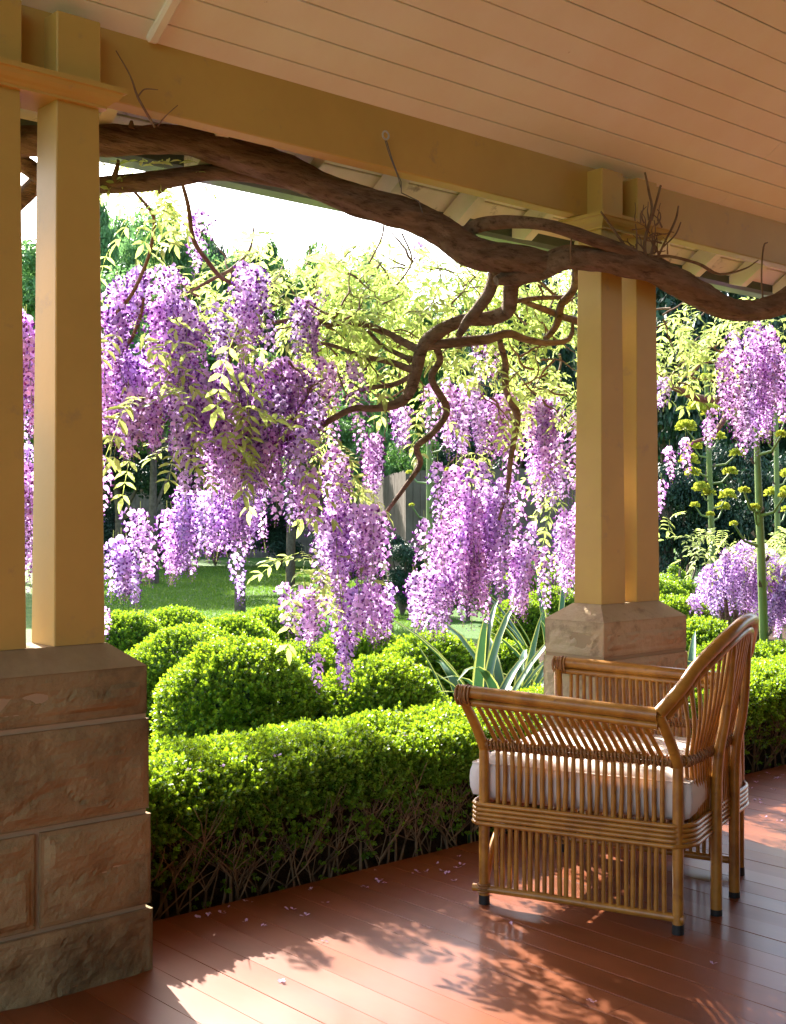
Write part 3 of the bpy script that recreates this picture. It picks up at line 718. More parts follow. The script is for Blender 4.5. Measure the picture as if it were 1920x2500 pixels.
# ---- racemes
def raceme_mesh(name, L, Rm, nf, seed, openness=1.0):
    r_ = np.random.RandomState(seed)
    V = []; F = []; MI = []
    def addf(vs, fs, mi):
        b0 = len(V); V.extend(vs)
        for f in fs: F.append([i + b0 for i in f]); MI.append(mi)
    def rot(vs, az, pitch, sc_, pos, roll=0):
        vs = np.array(vs) * sc_
        cr, sr = math.cos(roll), math.sin(roll); vs = vs @ np.array([[1, 0, 0], [0, cr, sr], [0, -sr, cr]])
        cp, sp = math.cos(pitch), math.sin(pitch); vs = vs @ np.array([[cp, 0, sp], [0, 1, 0], [-sp, 0, cp]])
        ca, sa = math.cos(az), math.sin(az); vs = vs @ np.array([[ca, sa, 0], [-sa, ca, 0], [0, 0, 1]])
        return (vs + pos).tolist()
    # banner petal: folded fan standing up behind the keel (x = outward)
    ban = [(0, 0, 0), (.002, -.0095, .004), (.003, .0095, .004), (-.001, -.0085, .0135), (-.001, .0085, .0135), (.003, 0, .0165), (.0035, 0, .007)]
    banf = [(0, 1, 6), (0, 6, 2), (1, 3, 5), (1, 5, 6), (2, 6, 5), (2, 5, 4)]
    keel = [(0, 0, .001), (.006, -.0045, .0015), (.006, .0045, .0015), (.014, 0, .000), (.007, 0, -.005)]
    keelf = [(0, 1, 4), (0, 4, 2), (1, 3, 4), (4, 3, 2), (0, 2, 1), (1, 2, 3)]
    bend = r_.uniform(-.03, .03, 2)
    for i in range(nf):
        t = (i + r_.uniform(0, .7)) / nf
        env = (min(1, t / .12) ** .6) * (1 - .72 * max(0, t - .25) / .75)
        az = i * 2.39996 + r_.uniform(-.4, .4); rad = Rm * env * r_.uniform(.55, 1.25)
        z = -L * t; ax = np.array([bend[0] * t * t * L * 3, bend[1] * t * t * L * 3, z])
        s_ = (1.12 - .55 * t) * r_.uniform(.88, 1.12)
        tip = ax + np.array([math.cos(az) * rad, math.sin(az) * rad, -.004 + r_.uniform(-.006, .004)])
        pit = r_.uniform(-.1, .7)
        rl = r_.uniform(-.4, .4)
        if t < .86 * openness:
            addf(rot(ban, az, pit, s_ * 1.42, tip, rl), banf, 0)
            addf(rot(keel, az, pit + .35, s_ * 1.3, tip, rl), keelf, 1)
        else:
            addf(rot(keel, az, 1.0, s_ * .95, tip), keelf, 1)
        # pedicel
        q = ax + np.array([0, 0, .006]); w_ = .0006
        addf([(q + [0, 0, w_]).tolist(), (q - [0, 0, w_]).tolist(), (tip - [0, 0, w_]).tolist()], [(0, 1, 2)], 2)
    # rachis
    pr = []
    for k_ in range(9):
        t = k_ / 8 * 1.0; pr.append((bend[0] * t * t * L * 3, bend[1] * t * t * L * 3, .05 - (L + .05) * t))
    for k_ in range(8):
        a, c = np.array(pr[k_]), np.array(pr[k_ + 1]); w_ = .0013
        for dxy in ((w_, 0), (0, w_)):
            d = np.array([dxy[0], dxy[1], 0]); addf([(a - d).tolist(), (a + d).tolist(), (c + d).tolist(), (c - d).tolist()][:3], [(0, 1, 2)], 2); addf([(a - d).tolist(), (c + d).tolist(), (c - d).tolist()], [(0, 1, 2)], 2)
    return np.array(V), np.array(F), np.array(MI)
RAC = []
for i, (L, R_, nf) in enumerate([(.42, .044, 84), (.36, .048, 80), (.30, .043, 62), (.24, .038, 46), (.46, .05, 96), (.2, .036, 36)]):
    V, F, MI = raceme_mesh('r', L, R_, nf, 40 + i)
    RAC.append((L, V, F, MI, None))
def rac_proto(i):
    L, V, F, MI, me = RAC[i]
    if me is None:
        o = np_mesh('flower_cluster', V, F, [M['banner'], M['keel'], M['rachis']], MI); me = o.data
        bpy.data.objects.remove(o); RAC[i] = (L, V, F, MI, me)
    return me
def put_raceme(parent, p, i, s, rz, tilt=(0, 0)):
    o = bpy.data.objects.new('flower_cluster', rac_proto(i)); sc.collection.objects.link(o)
    o.parent = parent; o.location = p - org(parent); o.rotation_euler = (tilt[0], tilt[1], rz); o.scale = (s, s, s)
    return o
bunches = [  # cx, top, bottom, width, plane y, count
    (240, 600, 860, 60, 3.95, 5), (350, 570, 720, 90, 4.0, 5), (400, 640, 900, 160, 4.0, 15), (290, 740, 960, 150, 4.15, 14), (545, 560, 800, 70, 3.85, 5), (420, 440, 600, 40, 4.1, 2),
    (610, 770, 1010, 200, 3.95, 18), (480, 850, 1090, 200, 3.87, 17), (430, 1040, 1200, 160, 4.75, 12), (380, 1090, 1260, 110, 4.8, 7), (300, 1090, 1190, 40, 4.8, 2), (503, 1150, 1305, 30, 4.8, 1), (540, 1000, 1180, 110, 4.75, 7),
    (640, 1000, 1140, 90, 3.85, 6), (560, 880, 1090, 160, 3.8, 8), (450, 780, 980, 150, 3.9, 8), (330, 830, 1000, 120, 3.85, 6), (255, 1150, 1310, 60, 4.8, 5), (225, 1300, 1370, 20, 4.8, 1), (710, 960, 1150, 60, 3.9, 4), (790, 1080, 1260, 90, 3.8, 7), (720, 1090, 1300, 100, 3.85, 9), (650, 1250, 1400, 60, 3.8, 3), (760, 1250, 1400, 130, 3.85, 8),
    (735, 1340, 1495, 36, 3.75, 2), (678, 1400, 1482, 24, 3.78, 1), (795, 930, 1070, 40, 4.0, 3), (850, 870, 970, 50, 4.2, 3), (828, 1290, 1375, 30, 3.9, 2), (890, 1220, 1370, 120, 4.0, 8), (960, 1110, 1350, 120, 4.0, 12), (1040, 980, 1330, 150, 4.0, 20),
    (1105, 1160, 1335, 70, 3.95, 6), (985, 810, 1000, 110, 4.15, 9), (1060, 840, 1000, 60, 4.1, 4), (1160, 840, 1110, 90, 4.05, 11), (1030, 730, 830, 40, 4.2, 2), (1212, 1080, 1290, 34, 4.15, 5),
    (1600, 690, 985, 120, 3.75, 17), (1660, 700, 960, 70, 3.85, 8), (1430, 925, 1035, 30, 3.8, 1), (1468, 930, 1025, 30, 3.85, 1), (1515, 870, 970, 45, 3.9, 2), (1428, 810, 880, 40, 3.9, 2), (1412, 1030, 1110, 14, 4.0, 1),
    (55, 660, 980, 40, 3.9, 6), (55, 960, 1270, 40, 3.95, 6), (655, 640, 790, 50, 3.95, 3), (690, 620, 700, 40, 4.2, 1), (1265, 1090, 1290, 60, 4.3, 3), (900, 520, 600, 30, 4.1, 1), (-40, 640, 1100, 120, 3.9, 8), (130, 640, 1200, 120, 4.1, 9)]
NR = 0; XR = []
for (cx, yt, yb, wd, yp, n_) in bunches:
    n_ = int(n_ * 1.55 + .5) if n_ > 2 else n_
    for j in range(n_):
        y_ = yp + rnd.gauss(0, .11)
        px = cx + (rnd.gauss(0, .33) * (wd - 10) if wd > 30 else rnd.uniform(-3, 3))
        d = (lambda p: FW[0] * p.x + FW[1] * p.y)(at(px, 1000, y_)); ppm = FPX / d
        hpx = yb - yt
        i = rnd.choice([k_ for k_ in range(6) if RAC[k_][0] * ppm <= hpx * 1.05] or [5])
        s = rnd.uniform(.88, 1.08)
        if RAC[i][0] * ppm * s > hpx: s = max(.55, hpx / (RAC[i][0] * ppm))
        slack = max(0, hpx - RAC[i][0] * ppm * s)
        py = yt + slack * ((j + .5) / n_ if n_ > 2 else rnd.random()) * 1.0 + rnd.uniform(-.08, .08) * slack
        p = at(px, py, y_)
        XR.append((p, i, s)); NR += 1
rnd.shuffle(XR)
for p, i, s in XR[:290]: put_raceme(vine, p, i, s, rnd.uniform(0, 6.28), (rnd.gauss(0, .07), rnd.gauss(0, .07)))
VV = []; FF = []; MM = []; off = 0
for p, i, s in XR[290:]:
    L, V, F, MI, me = RAC[i]; a = rnd.uniform(0, 6.28); ca, sa = math.cos(a), math.sin(a)
    VV.append((V * s) @ np.array([[ca, sa, 0], [-sa, ca, 0], [0, 0, 1]]) + np.array(p)); FF.append(F + off); MM.append(MI); off += len(V)
if VV: tag(np_mesh('flower_mass', np.concatenate(VV), np.concatenate(FF), [M['banner'], M['keel'], M['rachis']], np.concatenate(MM), parent=vine), kind='stuff')
print('racemes', NR)

# ---- pinnate leaves
def pinnate(L, nl, ll, seed, droop=.3):
    r_ = np.random.RandomState(seed); V = []; F = []
    def leaflet(base, ang, up, s):
        # lanceolate leaflet along +x, folded on the midrib
        T = np.array([(0, 0, 0), (.35, .17, .05), (.35, 0, -.01), (.35, -.17, .05), (.72, .12, .0), (.72, 0, -.05), (.72, -.12, .0), (1, 0, -.16)]) * ll * s
        ca, sa = math.cos(ang), math.sin(ang); cu, su = math.cos(up), math.sin(up)
        T = T @ np.array([[cu, 0, -su], [0, 1, 0], [su, 0, cu]]); T = T @ np.array([[ca, sa, 0], [-sa, ca, 0], [0, 0, 1]])
        b0 = len(V); V.extend((T + base).tolist())
        for f in ((0, 2, 1), (0, 3, 2), (1, 2, 5), (1, 5, 4), (2, 3, 6), (2, 6, 5), (4, 5, 7), (5, 6, 7)): F.append([q + b0 for q in f])
    prev = None
    for k_ in range(7):
        t = k_ / 6; p = np.array([L * t, 0, -droop * L * t * t]);
        if prev is not None:
            w_ = .0011; b0 = len(V); V.extend([(prev + [0, w_, 0]).tolist(), (prev - [0, w_, 0]).tolist(), (p + [0, 0, 0]).tolist()]); F.append([b0, b0 + 1, b0 + 2])
        prev = p
    for i in range(nl):
        t = .28 + .68 * i / (nl - 1); p = np.array([L * t, 0, -droop * L * t * t]); s = 1 - .25 * abs(t - .6)
        for sg in (-1, 1): leaflet(p, sg * r_.uniform(.8, 1.15), r_.uniform(-.1, .5), s * r_.uniform(.85, 1.1))
    leaflet(np.array([L, 0, -droop * L]), r_.uniform(-.2, .2), .4, 1.05)
    return np.array(V), np.array(F)
LV = [pinnate(.15, 4, .052, 1, .3), pinnate(.19, 5, .055, 2, .5), pinnate(.12, 4, .042, 3, .2), pinnate(.16, 4, .06, 4, .9)]
def leaf_xyz(px, py, y_, n, spread):
    out = []
    for i in range(n):
        out.append(at(px + rnd.gauss(0, spread), py + rnd.gauss(0, spread), y_ + rnd.gauss(0, .12)))
    return out
leafreg = [  # polygon-ish boxes: x0,x1,y0,y1,plane,count
    (665, 900, 548, 640, 4.25, 95), (700, 1230, 600, 720, 4.05, 170), (620, 900, 640, 800, 4.15, 80), (900, 1230, 540, 640, 4.15, 100), (1080, 1230, 740, 900, 4.1, 70), (960, 1100, 740, 820, 4.15, 22), (420, 640, 560, 680, 4.3, 45), (640, 720, 880, 1000, 3.9, 22),
    (560, 620, 700, 800, 4.2, 12), (700, 900, 500, 560, 4.3, 26), (560, 760, 510, 580, 4.3, 16), (235, 420, 330, 430, 3.7, 14), (240, 560, 640, 960, 3.72, 34), (440, 620, 540, 640, 4.1, 20), (370, 430, 900, 990, 4.0, 10), (620, 700, 1160, 1290, 3.85, 18), (1400, 1560, 650, 820, 3.95, 70), (1560, 1680, 640, 720, 4.0, 26), (1170, 1230, 960, 1120, 4.2, 14), (225, 330, 520, 660, 4.3, 12), (340, 400, 350, 440, 3.6, 6),
    (470, 560, 860, 960, 4.1, 10), (690, 760, 960, 1060, 4.0, 6), (1000, 1100, 900, 980, 4.2, 6), (960, 1000, 600, 700, 3.8, 6), (1410, 1460, 1080, 1130, 3.8, 3), (900, 960, 800, 900, 4.0, 8), (1000, 1200, 520, 560, 3.9, 14), (1150, 1230, 1000, 1060, 4.2, 6)]
pts = []
for (x0, x1, y0, y1, yp, n_) in leafreg:
    for i in range(n_): pts.append(at(rnd.uniform(x0, x1), rnd.uniform(y0, y1), yp + rnd.gauss(0, .16)))
rnd.shuffle(pts)
LM = []
for V, F in LV:
    o = np_mesh('compound_leaf', V, F, M['wleaf']); LM.append(o.data); bpy.data.objects.remove(o)
for p in pts[:290]:
    o = bpy.data.objects.new('compound_leaf', LM[rnd.randrange(4)]); sc.collection.objects.link(o); o.parent = vine; o.location = p - org(vine)
    s = rnd.uniform(.8, 1.25); o.scale = (s, s, s); o.rotation_euler = (rnd.gauss(0, .5), rnd.gauss(.35, .45), rnd.uniform(0, 6.28))
def euler_R(n, tilt=.45, down=.35):
    ax = nr.uniform(0, 2 * np.pi, n); X = np.stack([np.cos(ax), np.sin(ax), nr.normal(-down, tilt, n)], 1); N = rndir(n) * .5 + np.array([0, 0, 1.0])
    N = N - X * (N * X).sum(1, keepdims=True) / (X * X).sum(1, keepdims=True)
    return frames(N, X)
rest = np.array([tuple(p) for p in pts[290:]])
VV = []; FF = []; off = 0
for i, (V, F) in enumerate(LV):
    P = rest[i::4]
    if len(P) == 0: continue
    v, f = scatter(P, euler_R(len(P)), nr.uniform(.8, 1.25, len(P)), V, F); VV.append(v); FF.append(f + off); off += len(v)
tag(np_mesh('leaf_mass', np.concatenate(VV), np.concatenate(FF), M['wleaf'], parent=vine), kind='stuff')

# wire and ring on the beam
hook = thing('wire_tie', at(822, 290, 3.27), 'steel eye screwed in the beam with a thin wire holding the vine trunk', 'wire')
b = MB(); c0 = at(822, 290, 3.262); b.tube([c0 + Vector((math.cos(a) * .014, -.006, math.sin(a) * .014)) for a in [i * .4 for i in range(17)]], .0035, 6); b.build('eye', M['metal'], hook)
b = MB(); b.tube([at(826, 300, 3.262), at(838, 340, 3.262), at(847, 364, 3.265), at(857, 388, 3.33), at(858, 412, 3.38), at(895, 430, 3.36), at(903, 455, 3.37), at(898, 480, 3.40), at(880, 492, 3.44)], .0022, 6); b.build('wire', M['wire'], hook)
b = MB(); b.tube([at(823, 300, 3.26), at(832, 330, 3.262), at(846, 366, 3.268), at(852, 382, 3.31), at(856, 400, 3.37)], .0018, 6); b.build('wire', M['wire'], hook)

# background wisteria
def bush(px, py, w_, h_, d, n_, label, leaves=60):
    t = thing('wisteria_bush', gr(px, d, -.1), label, 'wisteria')
    for i in range(n_):
        a = rnd.uniform(-1, 1); dd = d + rnd.uniform(-.4, .4)
        top = py - h_ / 2 + (abs(a) ** 1.5) * h_ * .35 + rnd.random() * h_ * .45
        k_ = rnd.choice([0, 1, 2, 3]); p = atd(px + a * w_ / 2, top, dd)
        put_raceme(t, p, k_, rnd.uniform(.85, 1.1), rnd.uniform(0, 6), (rnd.gauss(0, .12), rnd.gauss(0, .12)))
    P = np.array([tuple(atd(px + rnd.uniform(-.5, .5) * w_, py - h_ * .45 + rnd.uniform(-.15, .25) * h_, d + rnd.uniform(-.4, .4))) for i in range(leaves)])
    v, f = scatter(P, euler_R(len(P)), nr.uniform(.8, 1.3, len(P)), *LV[1]); np_mesh('leaf_mass', v, f, M['wleaf'], parent=t)['kind'] = 'stuff'
    g = gr(px, d, -.1)
    for j in range(5):
        q = atd(px + rnd.uniform(-.4, .4) * w_, py - h_ * .1, d + rnd.uniform(-.2, .2))
        b = MB(); P2 = smooth_path([(g.x + rnd.uniform(-.1, .1), g.y, -.12, .022), (g.x * .6 + q.x * .4 + rnd.uniform(-.1, .1), g.y * .6 + q.y * .4, .3, .022), (*q, .008)], 5)
        b.tube([p[:3] for p in P2], [p[3] for p in P2], 8); b.build('stem', M['bark'], t)
bush(1590, 1240, 220, 180, 9.2, 85, 'low mound of pale lilac wisteria beyond the armchair back')
bush(1740, 1250, 200, 200, 9.0, 30, 'lilac wisteria mound cut by the right edge of the picture')

# ================================================================== BOX HEDGE AND BALLS
def sprig_template():
    V = []; F = []
    for k_ in range(9):
        z = .004 + .0027 * k_; a = k_ * 2.4; L = .0125 - .0005 * k_; u = .35 + .1 * k_
        d = np.array([math.cos(a) * math.cos(u), math.sin(a) * math.cos(u), math.sin(u)]); s_ = np.array([-math.sin(a), math.cos(a), 0]) * .0038; up = np.cross(s_, d) * .12
        b0 = len(V); o = np.array([0, 0, z])
        V += [o.tolist(), (o + d * L * .5 + s_).tolist(), (o + d * L).tolist(), (o + d * L * .5 - s_).tolist()]; F.append([b0, b0 + 1, b0 + 2, b0 + 3])
    return np.array(V), np.array(F)
SV, SF = sprig_template()
def ball_mesh(seed, r, n=5200):
    r_ = np.random.RandomState(seed)
    D = r_.normal(size=(n, 3)); D /= np.linalg.norm(D, axis=1, keepdims=True)
    D = D[D[:, 2] > -.75]; D[:, 2] *= 1.0
    rad = r * (1 - .11 * r_.rand(len(D)) ** 1.6 + (r_.rand(len(D)) < .05) * .07 * r_.rand(len(D)))
    lump = np.array([mnoise.noise(Vector(d.tolist()) * 2.3 + Vector((seed, 0, 0))) * .06 + mnoise.noise(Vector(d.tolist()) * 7 + Vector((seed, 0, 0))) * .06 for d in D])
    P = D * (rad * (1 + lump))[:, None]; P[:, 2] *= .93
    N = D + r_.normal(size=D.shape) * .38 + np.array([0, 0, .3])
    V, F = scatter(P, frames(N, r_.normal(size=D.shape)), r_.uniform(.95, 1.85, len(D)), SV, SF)
    return V, F
BALLM = []
for i, (r, n) in enumerate([(.34, 9600), (.30, 7800), (.26, 6000)]):
    V, F = ball_mesh(i + 3, r, n); o = np_mesh('foliage', V, F, M['box']); BALLM.append((r, o.data)); bpy.data.objects.remove(o)
# dark twiggy core of a ball
b = MB()
for i in range(46):
    a = rnd.uniform(0, 6.28); e = rnd.uniform(-.2, 1.4); L = .86
    d = Vector((math.cos(a) * math.cos(e), math.sin(a) * math.cos(e), math.sin(e)))
    b.tube([Vector((0, 0, -.9)), Vector((0, 0, -.5)) + d * .25, d * L], [.03, .02, .006], 5)
o = b.build('stem', M['boxtwig']); STEMM = o.data; bpy.data.objects.remove(o)
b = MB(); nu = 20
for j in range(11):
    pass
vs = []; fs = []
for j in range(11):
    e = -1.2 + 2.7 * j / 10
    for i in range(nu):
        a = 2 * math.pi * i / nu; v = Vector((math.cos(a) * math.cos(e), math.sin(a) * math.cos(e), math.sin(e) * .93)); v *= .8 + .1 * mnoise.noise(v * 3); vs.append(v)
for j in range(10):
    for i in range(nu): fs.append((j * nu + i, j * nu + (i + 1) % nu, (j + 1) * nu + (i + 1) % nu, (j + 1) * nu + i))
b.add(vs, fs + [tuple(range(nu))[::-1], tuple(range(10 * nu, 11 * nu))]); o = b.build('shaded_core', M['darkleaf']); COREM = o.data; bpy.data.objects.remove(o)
balls = [  # px, d, z centre, variant, scale, label
    (515, 5.75, .345, 0, 1.06, 'largest clipped box ball just behind the low hedge'),
    (405, 6.9, .33, 0, 1.0, 'clipped box ball left of the largest one, beside the near pier'),
    (812, 5.85, .31, 1, 1.0, 'clipped box ball right of the largest one, under the lowest wisteria tassel'),
    (925, 6.9, .34, 1, 1.0, 'clipped box ball next to the striped strap leaves'),
    (640, 7.0, .30, 2, 1.0, 'small box ball behind the dip between the two front balls'),
    (500, 7.8, .36, 2, 1.1, 'darker box ball behind, towards the lawn tree'),
    (270, 8.4, .33, 1, .95, 'box ball at the left, half hidden by the near posts'),
    (375, 8.8, .34, 2, 1.05, 'small dark box ball at the lawn edge'),
    (770, 7.4, .36, 2, 1.05, 'box ball half hidden behind the hanging wisteria'),
    (580, 9.0, .31, 2, 1.1, 'flat-topped box ball at the lawn edge near the tree trunk'),
    (300, 6.9, .26, 2, 1.0, 'bright box ball peeping past the corner of the near pier cap'),
    (1112, 10.2, .36, 2, .9, 'small box ball left of the far pier, above the strap leaves'),
    (1185, 11, .33, 1, 1.0, 'box shrub seen just left of the far posts'),
    (1440, 9.3, .38, 1, 1.0, 'box ball just right of the far posts'),
    (1500, 8.2, .30, 2, 1.1, 'box ball right of the far pier, over its cap'),
    (1560, 7.7, .22, 2, 1.1, 'box ball seen above the curve of the chair back'),
    (1665, 8.0, .16, 1, 1.0, 'box ball right of the chair back, beside the thick flower stalk'),
    (1400, 11.5, .36, 1, 1.1, 'far box ball beside the posts in front of the dark hedge'),
    (1075, 8.6, .18, 2, .9, 'low box ball showing between the strap leaves'),
]
for (px, d, z, vi, s, lab) in balls:
    g = gr(px, d, -.11); t = thing('box_ball', g, lab, 'shrub', 'clipped box balls in the garden bed')
    r, me = BALLM[vi]
    o = bpy.data.objects.new('foliage', me); sc.collection.objects.link(o); o.parent = t; o.location = (0, 0, z + .11); o.rotation_euler = (0, 0, rnd.uniform(0, 6.28)); o.scale = (s, s, s * rnd.uniform(.93, 1.03))
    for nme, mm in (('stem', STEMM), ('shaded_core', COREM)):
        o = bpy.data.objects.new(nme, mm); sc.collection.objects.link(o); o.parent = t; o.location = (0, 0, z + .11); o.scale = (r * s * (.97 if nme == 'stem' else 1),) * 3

# low hedge along the verandah edge
HX0, HX1 = .9, 10.6; MOD = 1.62
hedge = thing('box_hedge', (3, 3.85, -.11), 'low clipped box hedge along the verandah edge, bright on top and twiggy below', 'hedge')
def hedge_mod(seed):
    r_ = np.random.RandomState(seed)
    n = 18500; y0, y1, zt = .0, .70, .50   # local: y from front, z from ground; top .50
    P = []; N = []
    # arc length over the cross-section: front, top, back
    t = r_.rand(n); xs = r_.rand(n) * MOD
    pr = [(.03, .06), (.0, .2), (-.01, .34), (.02, .43), (.08, .49), (.2, .52), (.4, .525), (.58, .50), (.68, .44), (.71, .32), (.70, .1)]
    pn = [(-1, -.2), (-1, 0), (-1, .2), (-.8, .6), (-.5, .9), (-.1, 1), (0, 1), (.4, .9), (.8, .6), (1, .2), (1, 0)]
    wts = np.array([.04, .2, .72, 1.1, 1.4, 2.5, 2.4, 1.3, .8, .6]); cum = np.concatenate([[0], np.cumsum(wts) / wts.sum()])
    k = np.clip(np.searchsorted(cum, t) - 1, 0, 9); f = (t - cum[k]) / (cum[k + 1] - cum[k])
    pr = np.array(pr); pn = np.array(pn)
    p = pr[k] * (1 - f)[:, None] + pr[k + 1] * f[:, None]; nn_ = pn[k] * (1 - f)[:, None] + pn[k + 1] * f[:, None]
    dep = r_.rand(n) ** 1.5 * .06 - (r_.rand(n) < .06) * r_.rand(n) * .03
    lump = np.array([.030 * mnoise.noise(Vector((xs[i] * 6, p[i][0] * 5, p[i][1] * 5 + seed * 3))) + .020 * mnoise.noise(Vector((xs[i] * 17, p[i][0] * 16, p[i][1] * 16))) for i in range(n)])
    env = np.minimum(1, np.minimum(xs, MOD - xs) / .12)
    p = p + nn_ * (lump * env - dep)[:, None]
    P = np.stack([xs, p[:, 0], p[:, 1]], 1); N = np.stack([np.zeros(n), nn_[:, 0], nn_[:, 1]], 1) + r_.normal(size=(n, 3)) * .36 + np.array([0, -.15, .35])
    V, F = scatter(P, frames(N, r_.normal(size=(n, 3))), r_.uniform(.9, 1.8, n), SV, SF)
    return V, F
HM = []
for s_ in (1, 2):
    V, F = hedge_mod(s_); o = np_mesh('foliage', V, F, M['box']); HM.append(o.data); bpy.data.objects.remove(o)
x = HX0; k = 0
while x < HX1:
    o = bpy.data.objects.new('foliage', HM[k % 2]); sc.collection.objects.link(o); o.parent = hedge; o.location = Vector((x, 3.52, -.11)) - org(hedge)
    b = MB(); b.box(x, x + MOD + .001, 3.74, 4.12, -.11, .31)  # plain dark box added as the shaded inside of the hedge
    b.build('dark_core_box', M['soil'], hedge)
    x += MOD; k += 1
x = HX0
while x < 7.4:
    px0 = x; q = rnd.uniform(3.52, 3.6); z = -.12; ph = rnd.uniform(-.5, .5)
    base = Vector((x, q, -.12)); fork = base + Vector((rnd.uniform(-.07, .07), rnd.uniform(-.02, .02), rnd.uniform(.07, .24)))
    b = MB(); b.tube([base, base.lerp(fork, .5) + Vector((rnd.uniform(-.012, .012), 0, 0)), fork], [.0095 * (k_s := rnd.uniform(.35, .9)), .0075 * k_s, .006 * k_s], 6)
    for j in range(rnd.randint(2, 4)):
        tip = fork + Vector((rnd.uniform(-.24, .24), rnd.uniform(-.07, .04), rnd.uniform(.08, .26))); m_ = fork.lerp(tip, .5) + Vector((rnd.uniform(-.02, .02), rnd.uniform(-.03, .0), rnd.uniform(-.01, .03)))
        b.tube([fork, m_, tip], [.0034, .0025, .0014], 5)
        for jj in range(2):
            t2 = m_ + Vector((rnd.uniform(-.1, .1), rnd.uniform(-.05, .02), rnd.uniform(.02, .14))); b.tube([m_, m_.lerp(t2, .5) + Vector((.008, 0, .006)), t2], [.0022, .0018, .001], 4)
    b.build('stem', M['boxtwig'], hedge); x += rnd.uniform(.022, .045)

# ================================================================== STRAP-LEAVED AGAVES
def agave(px, d, z, n_, L, wd, label, spread=1.0, edge=True):
    g = gr(px, d, z); t = thing('strap_leaf_plant', g, label, 'plant', 'strap-leaved plants by the far pier')
    for i in range(n_):
        a = i * 2.4 + rnd.uniform(-.2, .2); e = rnd.uniform(.8, 1.45); LL = L * rnd.uniform(.75, 1.15)
        ns = 9; p = Vector(g) + Vector((math.cos(a) * .02, math.sin(a) * .02, 0)); dr = Vector((math.cos(a) * math.cos(e), math.sin(a) * math.cos(e), math.sin(e)))
        rows = []; bend = rnd.uniform(.18, .7) * spread
        for k_ in range(ns + 1):
            t_ = k_ / ns; w_ = wd * (.55 + 1.5 * t_ - 2.05 * t_ * t_) if t_ < .99 else .001; w_ = max(w_, .001)
            sd = Vector((-math.sin(a), math.cos(a), 0)); up = sd.cross(dr) * -1
            if up.z < 0: up = -up
            rows.append([p - sd * w_ + up * w_ * .35, p - sd * w_ * .78 + up * w_ * .2, p, p + sd * w_ * .78 + up * w_ * .2, p + sd * w_ + up * w_ * .35])
            dr = (dr + Vector((0, 0, -bend * .42 * (1 + t_)))).normalized(); p = p + dr * (LL / ns)
        b = MB(); vs = [q for r in rows for q in r]
        for k_ in range(ns):
            for j in range(4):
                a0 = k_ * 5 + j; b.f.append((a0, a0 + 1, a0 + 6, a0 + 5)); b.m.append(1 if (edge and j in (0, 3)) else 0); b.sm.append(True)
        b.v = [tuple(q) for q in vs]; b.build('leaf', [M['agave'], M['agedge']], t)
agave(1010, 6.25, -.1, 46, 1.15, .036, 'clump of green strap leaves with yellow edges beside the box balls')
agave(1098, 6.4, -.10, 46, 1.2, .038, 'arching strap leaves with pale edges against the left side of the far pier')
agave(1185, 8.5, -.1, 22, 1.15, .03, 'dark upright strap leaves seen above the far pier cap, left of the posts', .6)
agave(1465, 7.2, -.1, 26, 1.05, .038, 'arching strap leaves behind the chair, right of the far pier')
agave(835, 8.2, -.1, 20, 1.1, .045, 'arching strap leaves half hidden behind the hanging wisteria', 1.0)
agave(1640, 9.8, -.1, 16, .6, .03, 'strap leaves at the foot of the thick flower stalk')

# flower stalks
def flower_stalk(px, d, ytop, hw, label, umb, lean=0):
    g = gr(px, d, -.12); top = atd(px + lean, ytop, d)
    t = thing('flower_stalk', g, label, 'flower stalk', 'tall agave flower stalks')
    r = hw / FPX * d; b = MB(); S = smooth_path([(*g, r * 1.1), (*(g.lerp(top, .35)), r), (*(g.lerp(top, .7)), r * .8), (*top, r * .3)], 6)
    b.tube([s[:3] for s in S], [s[3] for s in S], 12); b.build('stalk', M['stalk'], t)
    H_ = top.z - g.z
    for i in range(int(H_ / .16)):
        z = g.z + .3 + i * .16; f = (z - g.z) / H_
        if f > .95: break
        c = g.lerp(top, f); a = i * 2.4; q = c + Vector((math.cos(a) * r, math.sin(a) * r, 0)); b = MB()
        sd = Vector((-math.sin(a), math.cos(a), 0)) * .014; od = Vector((math.cos(a), math.sin(a), 0))
        b.add([q - sd, q + sd, q + od * .015 + Vector((0, 0, .05)), q + od * .035 + Vector((0, 0, .03))], [(0, 1, 3), (0, 3, 2), (1, 2, 3)]); b.build('bract', M['trunk'], t)
    for i, (dx, dy, sz) in enumerate(umb):
        p1 = atd(px + dx, dy, d + rnd.uniform(-.2, .2)); f = max(.1, min(.98, (p1.z - g.z - .25 * abs(p1.x - g.x) - .1) / H_)); c = g.lerp(top, f)
        b = MB(); mid = c.lerp(p1, .6) + Vector((0, 0, -.05)); b.tube([c, mid, p1], [.012, .009, .007], 6); sb = b.build('side_branch', M['stalk'], t)
        n_ = 130; rr_ = sz / FPX * d; Dv = rndir(n_); Dv[:, 2] = np.where(Dv[:, 2] < -.35, -Dv[:, 2], Dv[:, 2]); P = np.array(p1) + Dv * rr_ * nr.uniform(.35, 1, (n_, 1)) * np.array([1, 1, .7])
        T = np.array([(0, -.006, 0), (0, .006, 0), (0, .009, .03), (0, -.009, .03), (-.006, 0, 0), (.006, 0, 0), (.009, 0, .03), (-.009, 0, .03)]); TF = np.array([(0, 1, 2, 3), (4, 5, 6, 7)])
        v, f_ = scatter(P, frames(Dv + [0, 0, .3], rndir(n_)), np.full(n_, rr_ / .055), T, TF); np_mesh('umbel', v, f_, M['umbel'], parent=sb)
